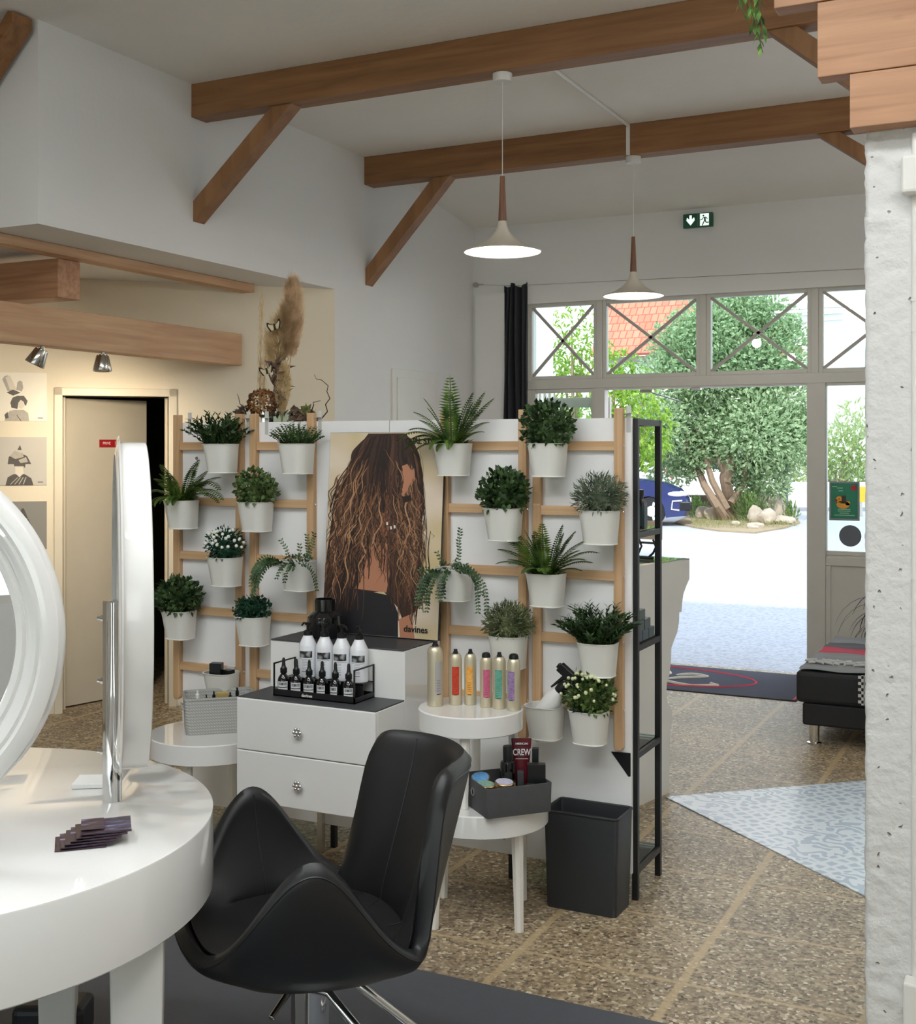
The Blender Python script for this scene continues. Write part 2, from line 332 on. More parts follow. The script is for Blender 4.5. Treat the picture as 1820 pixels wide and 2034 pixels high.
# beams of the nook
nb = thing('nook_beam', 'large pale pine beam with two chrome spotlights under it', 'beam', (-4.67, 1.0, 2.174), kind='thing')
MB().box(-.11, 0, 0, 5.29, 0, .202).obj('beam_timber', M_beamy, nb, smooth=0, bevel=.004)
tb = thing('nook_batten', 'thin pale pine batten under the white block', 'beam', (-4.615, 1.0, 2.647), kind='thing')
MB().box(-.10, 0, 0, 5.35, 0, .0515).obj('batten_timber', M_beamy, tb, smooth=0, bevel=.003)
sb = thing('stub_beam', 'short brown beam end below the batten at far left', 'beam', (-4.70, 4.73, 2.44), kind='thing')
MB().box(-1.4, 0, 0, .16, 0, .205).obj('beam_timber', M_plank, sb, smooth=0, bevel=.004)

# ------------------------------------------------------------------ rough white pillar with larch planks on top
def rough_box(x0, x1, y0, y1, z0, z1, step, amp):
    bm = bmesh.new(); bmesh.ops.create_cube(bm, size=1)
    for v in bm.verts: v.co = Vector((x0 if v.co.x < 0 else x1, y0 if v.co.y < 0 else y1, z0 if v.co.z < 0 else z1))
    cutz = int((z1-z0)/step)
    ez = [e for e in bm.edges if abs((e.verts[0].co-e.verts[1].co).z) > .5]; bmesh.ops.subdivide_edges(bm, edges=ez, cuts=cutz, use_grid_fill=True)
    ex = [e for e in bm.edges if abs((e.verts[0].co-e.verts[1].co).x) > .1]; bmesh.ops.subdivide_edges(bm, edges=ex, cuts=int((x1-x0)/step), use_grid_fill=True)
    ey = [e for e in bm.edges if abs((e.verts[0].co-e.verts[1].co).y) > .1]; bmesh.ops.subdivide_edges(bm, edges=ey, cuts=int((y1-y0)/step), use_grid_fill=True)
    bm.normal_update(); cx, cy = (x0+x1)/2, (y0+y1)/2
    for v in bm.verts:
        p = v.co; nz = 1.1 if p.z > 2.12 else (.7 if p.z < .6 else .3)
        edge = (abs(abs(p.x-cx)-(x1-x0)/2) < 1e-4) and (abs(abs(p.y-cy)-(y1-y0)/2) < 1e-4)
        a = mnoise.noise(p*Vector((16, 16, 26)))*.7+mnoise.noise(p*55)*.7
        d = amp*nz*a*(1.0)
        if edge: d -= amp*(.5+.9*abs(mnoise.noise(p*38)))
        q = Vector((p.x-cx, p.y-cy, 0)); 
        nn = v.normal if v.normal.length > .5 else q.normalized()
        if z0+1e-4 < p.z < z1-1e-4: v.co = p+nn*d
    me = bpy.data.meshes.new('pillar'); bm.to_mesh(me); bm.free(); return me
def pillar_mat():
    m, nt, p = new_mat('rough white painted masonry'); p.inputs['Roughness'].default_value = .6; p.inputs['Specular IOR Level'].default_value = .3
    tcn = N(nt, 'TexCoord'); vo = N(nt, 'TexVoronoi'); vo.inputs['Scale'].default_value = 32; nz = N(nt, 'TexNoise'); nz.inputs['Scale'].default_value = 24; nz.inputs['Detail'].default_value = 3; nt.links.new(tcn.outputs['Object'], nz.inputs['Vector']); va = N(nt, 'VectorMath', operation='MULTIPLY_ADD'); va.inputs[1].default_value = (.05, .05, .05); nt.links.new(nz.outputs['Color'], va.inputs[0]); nt.links.new(tcn.outputs['Object'], va.inputs[2]); nt.links.new(va.outputs[0], vo.inputs['Vector'])
    r = N(nt, 'ValToRGB'); r.color_ramp.elements[0].position = .02; r.color_ramp.elements[0].color = (0, 0, 0, 1); r.color_ramp.elements[1].position = .16; r.color_ramp.elements[1].color = (1, 1, 1, 1); nt.links.new(vo.outputs['Distance'], r.inputs[0])
    sp = N(nt, 'SeparateColor'); nt.links.new(vo.outputs['Color'], sp.inputs[0]); th = N(nt, 'Math', operation='GREATER_THAN'); th.inputs[1].default_value = .32; nt.links.new(sp.outputs[0], th.inputs[0])
    mxv = N(nt, 'Math', operation='MAXIMUM'); nt.links.new(r.outputs[0], mxv.inputs[0]); nt.links.new(th.outputs[0], mxv.inputs[1])
    n1 = N(nt, 'TexNoise'); n1.inputs['Scale'].default_value = 30; n1.inputs['Detail'].default_value = 6; nt.links.new(tcn.outputs['Object'], n1.inputs['Vector'])
    ad = N(nt, 'Math', operation='MULTIPLY_ADD'); ad.inputs[1].default_value = .4; nt.links.new(n1.outputs['Fac'], ad.inputs[0]); nt.links.new(mxv.outputs[0], ad.inputs[2])
    bu = N(nt, 'Bump'); bu.inputs['Strength'].default_value = .85; bu.inputs['Distance'].default_value = .024; nt.links.new(ad.outputs[0], bu.inputs['Height']); nt.links.new(bu.outputs[0], p.inputs['Normal'])
    mx = N(nt, 'Mix', data_type='RGBA'); mx.inputs[6].default_value = (*S(176, 171, 164), 1); mx.inputs[7].default_value = (*S(216, 215, 212), 1); nt.links.new(mxv.outputs[0], mx.inputs[0]); nt.links.new(mx.outputs[2], p.inputs['Base Color'])
    return m
pm = rough_box(-.456, .0, 3.37, 3.80, 0, 3.0, .014, .0085); pm.materials.append(pillar_mat()); pm.shade_smooth()
pl = bpy.data.objects.new('pillar', pm); COL.objects.link(pl); tag(pl, 'rough pitted white painted masonry pillar at right', 'pillar', kind='structure')
def plank(x0, z0, z1, lab):
    t = thing('larch_plank', lab, 'plank', (x0, 3.30, z0), kind='thing', group='larch planks stacked at the pillar head')
    MB().box(0, 2.6, 0, .068, 0, z1-z0).obj('board', M_plank, t, smooth=0, bevel=.0025); return t
plank(-.484, 2.489, 2.632, 'lowest and shortest larch plank at the pillar head')
plank(-.567, 2.634, 2.834, 'middle larch plank of the stepped stack at the pillar head')
plank(-.682, 2.837, 3.05, 'topmost larch plank of the stepped stack, cut by the photo edge')
# conduit on the pillar and two boxes
cd = thing('pillar_conduit', 'white cable conduit running down the rough white pillar', 'conduit', (-.325, 3.362, 0))
q = MB(); q.cyl((0, -.004, .26), (0, -.004, 2.47), .011, n=10); q.obj('pipe', M_trim, cd)
for z in (2.03, 1.95, 1.30, 1.13, .72): MB().lathe([(.0125, 0), (.0125, .012)], n=10).obj('clip', M_trim, cd).location = (0, -.004, z)
MB().box(-.04, .06, -.05, .0, -.045, .06).at().obj('junction_box', M_trim, thing('junction_box', 'white square junction box high on the pillar conduit', 'box', (-.318, 3.36, 2.35)), smooth=0, bevel=.012, seg=3)
MB().box(-.03, .06, -.06, .0, 0, .13).obj('socket_box', M_trim, thing('socket_box', 'white socket box low on the pillar in the bottom corner', 'box', (-.322, 3.36, .13)), smooth=0, bevel=.006)

# ------------------------------------------------------------------ shop-front glazing
FY0, FY1 = 8.93, 9.0
def pane_unit(n, x0, x1, z0, z1, lab, cross=True, fw=.03):
    t = thing(f'window_{n}', lab, 'window', (x0, FY0, z0), kind='structure')
    W, H = x1-x0, z1-z0; f = MB()
    f.box(0, fw, 0, .06, 0, H); f.box(W-fw, W, 0, .06, 0, H); f.box(fw, W-fw, 0, .06, 0, fw); f.box(fw, W-fw, 0, .06, H-fw, H)
    f.obj('window_frame', M_frame, t, smooth=0, bevel=.003)
    if cross:
        c = MB(); a = .011
        for (za, zb) in ((fw, H-fw), (H-fw, fw)):
            dx, dz = W-2*fw, zb-za; L = math.hypot(dx, dz); nx, nz = -dz/L*a, dx/L*a
            c.prism([(fw+nx, .012, za+nz), (fw-nx, .012, za-nz), (W-fw-nx, .012, zb-nz), (W-fw+nx, .012, zb+nz)], (0, .02, 0))
        c.obj('cross_bars', mat('grey glazing bars', S(176, 168, 162), .5), t, smooth=0)
    MB().box(fw*.6, W-fw*.6, .03, .036, fw*.6, H-fw*.6).obj('pane', M_glass, t, smooth=0)
    return t
pane_unit(1, -3.80, -3.215, 2.19, 2.805, 'upper cross-barred pane beside the dark curtain')
pane_unit(2, -3.17, -2.395, 2.19, 2.805, 'cross-barred pane showing the red tiled roof')
pane_unit(3, -2.345, -1.575, 2.19, 2.805, 'cross-barred pane with the tree top and lamp reflections')
pane_unit(4, -1.525, -.75, 2.19, 2.805, 'cross-barred upper pane beside the pillar')
pane_unit(5, -3.77, -3.235, .10, 2.115, 'tall side pane left of the doorway behind the plant wall', cross=False)
sw = pane_unit(6, -1.50, -.55, .875, 2.125, 'side window right of the doorway with stickers', cross=False)
fr = MB()
for x0, x1 in ((-3.215, -3.17), (-2.395, -2.345), (-1.575, -1.525)): fr.box(x0, x1, FY0-.01, FY1, 2.15, 2.86)
fr.box(-3.80, .9, FY0-.015, FY1, 2.115, 2.19); fr.box(-3.80, .9, FY0-.01, FY1, 2.805, 2.86)
fr.box(-3.235, -3.145, FY0-.02, FY1, 0, 2.115); fr.box(-1.605, -1.475, FY0-.02, FY1, 0, 2.115); fr.box(-3.80, -3.77, FY0, FY1, 0, 2.115); fr.box(-.55, .9, FY0, FY1, 0, 2.86)
fr.box(-.78, -.70, FY0, FY1, 2.15, 2.86); fr.box(-3.145, -1.605, FY0-.01, FY1, 2.10, 2.115)
struct(fr.obj('trim_1', M_frame, smooth=0, bevel=.003), 'grey-white frame members of the glazed shop front', 'window frame')
lp = MB(); lp.box(-1.475, -.55, FY0+.005, FY0+.05, 0, .875); lp.box(-1.475, -1.44, FY0-.008, FY0+.01, .091, .799); lp.box(-1.475, -.55, FY0-.008, FY0+.01, .80, .86); lp.box(-1.475, -.55, FY0-.008, FY0+.01, .02, .09)
lp.box(-3.77, -3.235, FY0+.005, FY0+.05, 0, .10)
struct(lp.obj('trim_2', M_frame, smooth=0, bevel=.003), 'grey-white panel below the side window of the entrance', 'panel')
d1 = thing('door_1', 'open glazed entrance door folded outwards beside its post', 'door', (-3.15, 9.045, .01), math.radians(178), kind='structure')
f = MB(); W, H = .56, 2.04; f.box(0, .07, -.04, 0, 0, H); f.box(W-.07, W, -.04, 0, 0, H); f.box(.07, W-.07, -.04, 0, 0, .12); f.box(.07, W-.07, -.04, 0, H-.08, H); f.obj('door_frame', M_frame, d1, smooth=0, bevel=.003)
MB().box(.06, W-.06, -.024, -.018, .11, H-.07).obj('pane', M_glass, d1, smooth=0)
dc = thing('door_closer', 'slim grey door closer arm under the entrance lintel', 'door closer', (-2.83, 9.0, 2.085))
q = MB(); q.box(-.05, .05, -.03, .02, -.012, .012); q.obj('closer_body', M_steel, dc, smooth=0, bevel=.003); MB().cyl((.02, 0, -.005), (.22, .12, -.075), .006, n=8).obj('closer_arm', M_steel, dc)
dl = MB().box(-.035, .035, -.03, .02, -.014, .006).obj('lintel_stop', M_steel, smooth=0, bevel=.003, loc=(-2.42, 8.93, 2.098)); tag(dl, 'small grey stop block under the middle of the entrance lintel', 'door stop')
pane_unit(9, 1.0, 3.8, .2, 2.86, 'wide shop window hidden behind the pillar, added for more daylight', cross=False, fw=.06)  # unseen glazing added so more daylight reaches the ceiling
# unseen back windows (behind the viewer), added for soft frontal daylight
for k, (x0, x1) in enumerate(((-4.2, -1.1), (-.9, 2.2))):
    t = thing(f'window_{7+k}', ('added wide window behind the viewer, street side', 'added wide window behind the viewer, pillar side')[k], 'window', (x0, -3.12, .75), kind='structure'); f = MB(); W, H = x1-x0, 2.0
    f.box(0, .05, 0, .06, 0, H); f.box(W-.05, W, 0, .06, 0, H); f.box(0, W, 0, .06, 0, .05); f.box(0, W, 0, .06, H-.05, H); f.box(W/2-.025, W/2+.025, 0, .06, 0, H); f.obj('window_frame', M_frame, t, smooth=0)
    MB().box(.03, W-.03, .03, .036, .03, H-.03).obj('pane', M_glass, t, smooth=0)
# ================================================================== LAMPS
M_opal = emis('lit opal diffuser', (.945, .98, 1), 16*LAMP)
def luminaire(x, y, rz, lab, warm=0):
    t = thing('ceiling_light', lab, 'ceiling light', (x, y, 3.655), rz, 'linear ceiling lights over the styling area')
    MB().box(-.62, .62, -.09, .09, -.05, 0).obj('housing', M_trim, t, smooth=0, bevel=.006)
    MB().box(-.60, .60, -.08, .08, -.062, -.0505).obj('diffuser', M_opal, t, smooth=0)
    return t
for i, (x, y, lab) in enumerate(((-2.7, 1.5, 'linear ceiling light above the white round table'), (-1.3, 1.9, 'linear ceiling light above the black chair'), (.1, 1.7, 'linear ceiling light in front of the pillar'),
        (-3.0, .4, 'linear ceiling light at the left behind the viewer'), (-1.4, .4, 'linear ceiling light straight above the viewer, left one'), (.4, .4, 'linear ceiling light straight above the viewer, right one'))):
    luminaire(x, y, 0, lab)
def add_uplight(x, y, lab):  # unseen lamps added to brighten the ceiling between the beams
    t = thing('added_uplight', lab, 'added light', (x, y, 3.0), PI/2, 'added suspended uplights beyond the pillar')
    MB().box(-.75, .75, -.07, .07, -.03, .03).obj('housing', M_trim, t, smooth=0, bevel=.006)
    MB().box(-.73, .73, -.06, .06, .031, .038).obj('upper_diffuser', emis('lit upper diffuser', (.95, .98, 1), 22*LAMP), t, smooth=0)
    MB().box(-.73, .73, -.06, .06, -.038, -.031).obj('lower_diffuser', emis('dim lower diffuser', (.95, .98, 1), 5), t, smooth=0)
    MB().cyl((-.6, 0, .03), (-.6, 0, .62), .003, n=6).obj('suspension_cable', M_steel, t); MB().cyl((.6, 0, .03), (.6, 0, .62), .003, n=6).obj('suspension_cable', M_steel, t)
add_uplight(.9, 4.4, 'added suspended uplight beyond the pillar, nearest the styling area'); add_uplight(1.2, 6.2, 'middle added suspended uplight beyond the pillar'); add_uplight(1.2, 7.9, 'added suspended uplight beyond the pillar, nearest the shop front')
M_bulb = emis('lit bulb', (1, .96, .88), 40)
M_shade = mat('cream enamelled shade', S(214, 206, 190), .35, var=.03); M_shadein = mat('white shade inside', S(240, 236, 226), .4)
M_oakz = wood('walnut lamp cone', S(110, 72, 50), S(142, 98, 72), 2, rough=.4, stretch=20, knots=False)
def pendant(x, y, ztop, lab, conduit=False):
    t = thing('pendant_lamp', lab, 'pendant lamp', (x, y, ztop), group='trumpet pendant lamps')
    MB().lathe([(.048, 0), (.048, -.035), (.046, -.04)], n=28).obj('canopy', M_trim, t)
    MB().cyl((0, 0, -.036), (0, 0, -.50), .0022, n=6).obj('cord', M_trim, t)
    MB().lathe([(.004, -.498), (.011, -.50), (.012, -.505), (.021, -.72)], n=20).obj('wooden_cone', M_oakz, t)
    zr = -.868
    prof = [(.021, -.72), (.024, -.74), (.033, -.765), (.05, -.79), (.08, -.817), (.12, -.842), (.16, -.858), (.19, zr)]
    s_ = MB(); s_.lathe(prof, n=48, m=0, caps=(False, False)); s_.lathe([(max(r-.003, .001), z-.004) for r, z in prof], n=48, m=1, caps=(True, False)); s_.lathe([(.187, zr-.004), (.19, zr)], n=48, caps=(False, False))
    s_.obj('lamp_shade', [M_shade, M_shadein], t, smooth=60)
    MB().ball((0, 0, -.85), .034, n=18, k=12).obj('bulb', M_bulb, t)
    ld = bpy.data.lights.new('bulb_light', 'POINT'); ld.energy = 14; ld.color = (1, .93, .82); ld.shadow_soft_size = .04; lo = bpy.data.objects.new('bulb_light', ld); COL.objects.link(lo); lo.parent = t; lo.location = (0, 0, -.895)
    return t
pendant(-2.418, 5.36, 3.474, 'trumpet pendant lamp hanging from the nearer roof beam')
pendant(-2.361, 7.225, 3.467, 'trumpet pendant lamp hanging from the beam nearer the shop front')
cdt = thing('ceiling_conduit', 'thin white conduit crossing the ceiling to the second pendant lamp', 'conduit', (-2.372, 5.43, 3.655))
MB().cyl((.0, 0, -.006), (0, 1.72, -.006), .010, n=8).obj('ceiling_run', M_trim, cdt); MB().box(-.011, .011, 1.718, 1.729, -.19, 0).obj('beam_run', M_trim, cdt, smooth=0)
# spotlights under the nook beam
M_spoth = mat('dark chrome spot body', (.52, .50, .46), .18, 1)
def spot(y, rx, ry, lab, aim):
    t = thing('spotlight', lab, 'spotlight', (-4.70, y, 2.174), group='chrome spotlights under the nook beam')
    MB().cyl((0, 0, 0), (0, 0, -.022), .012, n=12).obj('mount', M_chrome, t)
    h = MB(); h.lathe([(.030, 0), (.034, -.006), (.052, -.085), (.050, -.09), (.046, -.084)], n=28, caps=(True, True)); 
    hd = h.obj('lamp_head', M_spoth, t); hd.location = (0, 0, -.016); hd.rotation_euler = (rx, ry, 0)
    r = MB()
    for k in range(10):
        a = 2*PI*k/10; r.box(-.003, .003, .0305, .0325, -.035, -.003); r.M = Matrix.Rotation(a, 4, 'Z')
    rr = r.obj('cooling_slots', emis('lit slots', (1, .95, .85), 3), hd, smooth=0)
    ld = bpy.data.lights.new('spot_beam', 'SPOT'); ld.energy = 36; ld.color = (1, .84, .62); ld.spot_size = math.radians(95); ld.spot_blend = .8; ld.shadow_soft_size = .04
    lo = bpy.data.objects.new('spot_beam', ld); COL.objects.link(lo); lo.parent = t; lo.location = (0, 0, -.13)
    dv = Vector(aim) - Vector((-4.70, y, 2.05)); lo.rotation_euler = dv.to_track_quat('-Z', 'Y').to_euler(); return t
spot(4.62, -.25, .38, 'tilted chrome spotlight under the nook beam, above the pictures', (-5.7, 5.4, 1.6))
spot(5.06, -.06, -.05, 'chrome spotlight pointing straight down under the nook beam', (-5.3, 5.8, 1.5))
# exit sign
M_green = mat('green sign film', S(34, 92, 66), .4); M_signlit = emis('lit sign panel', (.82, 1, .9), .9)
es_ = thing('exit_sign', 'green emergency exit sign with down arrow and running figure', 'exit sign', (-2.395, 8.9, 3.353))
MB().box(-.112, .112, -.035, 0, -.052, .052).obj('sign_box', M_green, es_, smooth=0, bevel=.003)
a = MB(); a.box(-.001, .001, -.037, -.0355, -.045, .045); a.obj('divider', mat('pale divider', S(120, 160, 140), .4), es_, smooth=0)
a = MB(); a.prism([(-.063, -.0355, .040), (-.045, -.0355, .040), (-.045, -.0355, .008), (-.027, -.0355, .024), (-.022, -.0355, .002), (-.054, -.0355, -.036), (-.086, -.0355, .002), (-.081, -.0355, .024), (-.063, -.0355, .008)], (0, -.001, 0)); a.obj('arrow', M_signlit, es_, smooth=0)
a = MB(); a.box(.018, .085, -.0365, -.0355, -.044, .046); a.obj('lit_panel', M_signlit, es_, smooth=0)
a = MB(); a.at((.044, -.0365, .030), 0, PI/2).lathe([(.0075, 0), (.0075, .0012)], n=14); a.at()
def lim(pts, r=.0032):
    for p, q in zip(pts[:-1], pts[1:]):
        dx, dz = q[0]-p[0], q[1]-p[1]; L = math.hypot(dx, dz); nx, nz = -dz/L*r, dx/L*r
        a.prism([(p[0]+nx, -.0365, p[1]+nz), (p[0]-nx, -.0365, p[1]-nz), (q[0]-nx, -.0365, q[1]-nz), (q[0]+nx, -.0365, q[1]+nz)], (0, -.0012, 0))
lim([(.020, -.001), (.034, .002), (.044, .016), (.063, .018), (.074, .004)]); lim([(.054, .016), (.056, -.004)], .0065); lim([(.057, -.002), (.064, -.022), (.084, -.022)], .004); lim([(.055, -.004), (.042, -.026), (.037, -.043)], .004)
a.obj('running_figure', M_green, es_, smooth=0)
# curtain on its wire
M_curt = mat('dark grey curtain cloth', S(46, 48, 53), .85, var=.12, vs=10, bump=.1, bs=300)
cu = thing('curtain', 'dark grey curtain bunched beside the shop-front glazing', 'curtain', (-3.885, 8.86, 2.955))
b = MB(); rows = []; nx = 46
for k in range(26):
    z = -k*(2.93/25); top = max(0, 1-k/3); row = []
    for i in range(nx):
        u = i/(nx-1); wv = (.012+.028*(1-.6*top))*math.sin(u*2*PI*4.5+.5*math.sin(k*.25)); spread = .098+.028*min(1, k/14)
        row.append(((u-.5)*2*spread+.012*math.sin(u*9+k*.2), wv, z-(.018*math.sin(u*11) if k == 0 else 0)))
    rows.append(row)
b.loft(rows, caps=(False, False), closed=False); o = b.obj('curtain_cloth', M_curt, cu, smooth=80); sm = o.modifiers.new('thickness', 'SOLIDIFY'); sm.thickness = .004
wr = thing('curtain_wire', 'thin steel curtain wire with anchor above the entrance glazing', 'curtain wire', (-4.24, 8.86, 2.98))
b = MB(); b.tube([(.0, 0, 0), (.36, 0, -.03), (3.3, 0, -.075)], .0022, 6); b.obj('wire', M_steel, wr)
b = MB(); b.at((0, .01, 0), 0, PI/2).lathe([(.018, -.03), (.022, -.01), (.022, .01)], n=14); b.at().tube([(.0, -.012, 0), (.075, 0, -.004)], [.009, .004], 8); b.obj('anchor', M_steel, wr)
# side window stickers
dp = thing('duck_poster', 'small green framed poster of a yellow bath duck on the side window', 'poster', (-1.45, 8.959, 1.13))
MB().box(-.005, .205, -.006, 0, -.005, .275).obj('poster_frame', mat('grey plastic poster frame', S(136, 140, 148), .4), dp, smooth=0, bevel=.002)
MB().box(.008, .192, -.008, -.006, .009, .262).obj('sheet', mat('green poster paper', S(30, 120, 92), .5, var=.1), dp, smooth=0)
q = MB(); 
def disc(mb, cx, cz, rx, rz, y, m=0, n=18, t=.0008): mb.prism([(cx+rx*math.cos(2*PI*i/n), y, cz+rz*math.sin(2*PI*i/n)) for i in range(n)], (0, -t, 0), m)
disc(q, .092, .108, .046, .028, -.008); disc(q, .066, .146, .023, .023, -.008); disc(q, .124, .120, .018, .016, -.008)
q.obj('duck', mat('yellow print', S(226, 160, 48), .5), dp, smooth=0)
q = MB(); q.box(.082, .112, -.0098, -.0088, .125, .172); q.box(.074, .118, -.0098, -.0088, .118, .128); disc(q, .064, .15, .004, .004, -.0088); q.obj('duck_hat', mat('dark brown print', S(62, 50, 46), .5), dp, smooth=0)
q = MB(); disc(q, .042, .140, .013, .007, -.0088); q.box(.148, .182, -.0092, -.008, .212, .248); q.obj('red_marks', M_red, dp, smooth=0)
q = MB()
for (x0, x1, z) in ((.055, .142, .072), (.055, .142, .060), (.068, .132, .045), (.03, .172, .030), (.016, .05, .235), (.05, .09, .225), (.06, .09, .205)): q.box(x0, x1, -.0088, -.008, z, z+.006)
q.obj('print_lines', mat('pale green print', S(150, 196, 170), .5), dp, smooth=0)
for i, (x, lab) in enumerate(((-1.31, 'round dark grey sticker below the duck poster on the side window'), (-1.135, 'second round dark grey sticker partly behind the pillar edge'))):
    q = MB(); disc(q, 0, 0, .077, .077, 0, n=36); o = q.obj('window_sticker', mat('dark grey sticker film', S(92, 98, 108), .5), smooth=0, loc=(x, 8.959, 1.016)); tag(o, lab, 'sticker', 'round stickers on the side window')
# ================================================================== PLANT WALL
# two white panels screwed to the open steel shelf units behind them
for x0, x1, lab in ((-3.425, -2.384, 'white back panel carrying the two ladders by the nook'), (-2.380, -1.372, 'white back panel carrying the two ladders by the entrance')):
    t = thing('back_panel', lab, 'panel', (x0, 4.181, .10), group='white back panels of the plant wall')
    MB().box(0, x1-x0, 0, .016, 0, 1.655).obj('board', M_panel, t, smooth=0, bevel=.0015)
    q = MB()
    for (sx, sz) in ((.08, 1.50), (x1-x0-.06, .06), (.66 if x0 < -3 else .5, 1.20 if x0 < -3 else .06)): q.at((sx, 0, sz), 0, PI/2).lathe([(.008, 0), (.007, .003)], n=10)
    q.at().obj('screw', M_steel, t)
br = thing('corner_bracket', 'black triangular bracket near the lower right corner of the white panel', 'bracket', (-1.376, 4.181, .455))
MB().prism([(-.075, -.004, .082), (.0, -.004, .085), (0, -.004, 0), (-.008, -.004, -.002)], (0, .004, 0)).obj('bracket_plate', M_black, br, smooth=0, bevel=.0015)
def shelf_unit(x0, x1, lab, heights):
    t = thing('shelf_unit', lab, 'shelf', (x0, 4.20, 0), group='open steel shelf units behind the plant wall'); W = x1-x0; D = .30; H = 1.752
    for (x, y) in ((0, 0), (W-.022, 0), (0, D-.022), (W-.022, D-.022)): MB().box(x, x+.022, y, y+.022, 0, H).obj('leg', M_blackm, t, smooth=0, bevel=.001)
    for z in heights:
        f = MB(); f.box(.022, W-.022, 0, .02, z-.022, z); f.box(.022, W-.022, D-.02, D, z-.022, z); f.box(.001, .021, .022, D-.022, z-.022, z); f.box(W-.021, W-.001, .022, D-.022, z-.022, z)
        f.obj('shelf_rail', M_blackm, t, smooth=0)
        MB().box(.012, W-.012, .012, D-.012, z, z+.005).obj('glass_shelf', M_glassg, t, smooth=0)
    return t
HS = [.115, .535, .925, 1.338, 1.751]
shelf_unit(-1.870, -1.356, 'black steel shelf unit at the open end of the plant wall', HS)
shelf_unit(-3.40, -2.65, 'black steel shelf unit carrying the dried flower arrangement', HS)
# ladders: z .547 - 1.79, rungs
RZ = [1.653, 1.413, 1.179, .941, .695]
def ladder(x0, x1, lab):
    t = thing('plant_ladder', lab, 'ladder', (x0, 4.154, .547), group='bamboo plant ladders'); W = x1-x0; H = 1.243
    for x in (0, W-.034):
        p = [(x, 0, .014), (x+.006, 0, .003), (x+.017, 0, 0), (x+.028, 0, .003), (x+.034, 0, .014), (x+.034, 0, H), (x, 0, H)]
        MB().prism(p, (0, .026, 0)).obj('post', M_bambooz, t, smooth=0, bevel=.003)
    for z in RZ: MB().box(.03, W-.03, .006, .020, z-.0175-.547, z+.0175-.547).obj('rung', M_bamboox, t, smooth=0, bevel=.002)
    for x in (.06, W+.004):
        h = MB(); h.box(x, x+.02, .027, .030, H-.09, H+.01); h.box(x, x+.02, .005, .030, H-.02, H-.017); h.obj('hanger', mat('clear plastic hanger', S(200, 200, 196), .2), t, smooth=0, bevel=.002)
    q = MB()
    for z in RZ: q.at((W, .013, z-.547), 0, 0, PI/2).lathe([(.005, 0), (.004, .002)], n=8)
    q.at().obj('screw', M_chrome, t)
ladder(-3.455, -3.086, 'bamboo ladder nearest the dark doorway'); ladder(-3.047, -2.725, 'bamboo ladder beside the left edge of the hair poster')
ladder(-2.140, -1.776, 'bamboo ladder beside the right edge of the hair poster'); ladder(-1.752, -1.398, 'bamboo ladder at the open end of the plant wall')

# ---- wall pots
def pot_mesh():
    W, D, H = .142, .128, .122; rings = []
    def ring(w, d, z, r): return [(x, y-d/2+.0, z) for x, y in rrect(w, d, r, 6)]
    def sh(s, z, g=0):   # flat back at y=0
        return ring(W*s+g, D*s+g, z, .048*s)
    rings = [sh(.80, -H), sh(.80, -H, .004), sh(.805, -H+.003, .004), sh(.812, -H+.0045), sh(.96, -.02), sh(1.0, -.001), sh(1.0, 0, .003), sh(1.0, .0015, .001), sh(.985, 0, -.002), sh(.96, -.016), sh(.80, -H+.008)]
    return MB().loft(rings)
pm_ = pot_mesh(); pot0 = pm_.obj('pot', M_pot, None, smooth=45); POT = pot0.data; bpy.data.objects.remove(pot0)
hk = MB(); hk.box(-.02, .02, 0, .004, -.03, .012); hk.box(-.02, .02, 0, .026, .010, .013); h0 = hk.obj('hook', M_pot, None, smooth=0); HOOK = h0.data; bpy.data.objects.remove(h0)
def add_pot(name, x, i, lab, cat='potted plant', group='white hanging pots on the plant wall'):
    t = thing(name, lab, cat, (x, 4.148, RZ[i]+.008), random.uniform(-.03, .03), group)
    for nm, me in (('pot', POT), ('hook', HOOK)):
        o = bpy.data.objects.new(nm, me); COL.objects.link(o); o.parent = t
    return t
soil = mat('dark potting soil', S(30, 32, 24), .95, var=.3, vs=60)
G_bush = leafmat('glossy bush leaf', S(24, 46, 26), S(86, 116, 66), .4); G_bush2 = leafmat('light bush leaf', S(44, 70, 34), S(122, 146, 86), .42)
G_fern = leafmat('fern leaf', S(36, 66, 18), S(104, 136, 50), .5, .35); G_rose = leafmat('rosemary leaf', S(18, 40, 18), S(62, 92, 44), .45)
G_fine = leafmat('fine thyme leaf', S(28, 58, 28), S(84, 116, 62), .5); G_grey = leafmat('grey green leaf', S(58, 74, 58), S(130, 144, 118), .6); G_olive = leafmat('olive green leaf', S(66, 80, 50), S(146, 156, 112), .6)
G_teal = leafmat('bluish green leaf', S(14, 48, 36), S(56, 104, 78), .45); G_trail = leafmat('trailing leaf', S(34, 60, 38), S(92, 124, 82), .5); G_var = leafmat('variegated leaf', S(36, 62, 26), S(112, 138, 70), .5)
M_stem = mat('green stem', S(62, 76, 40), .6); M_flow = mat('white flower', S(236, 238, 226), .5); M_flow2 = mat('pale yellow flower', S(222, 226, 180), .5)
rnd = random.uniform
def add_soil(t):
    s_ = MB(); s_.prism([(x, y-.061, -.028) for x, y in rrect(.128, .114, .042, 5)], (0, 0, .008)); s_.obj('soil', soil, t, smooth=0)
def foliage(t, mb, m, name='foliage'): add_soil(t); return mb.obj(name, m, t, smooth=60, fix=False)
CY = -.064
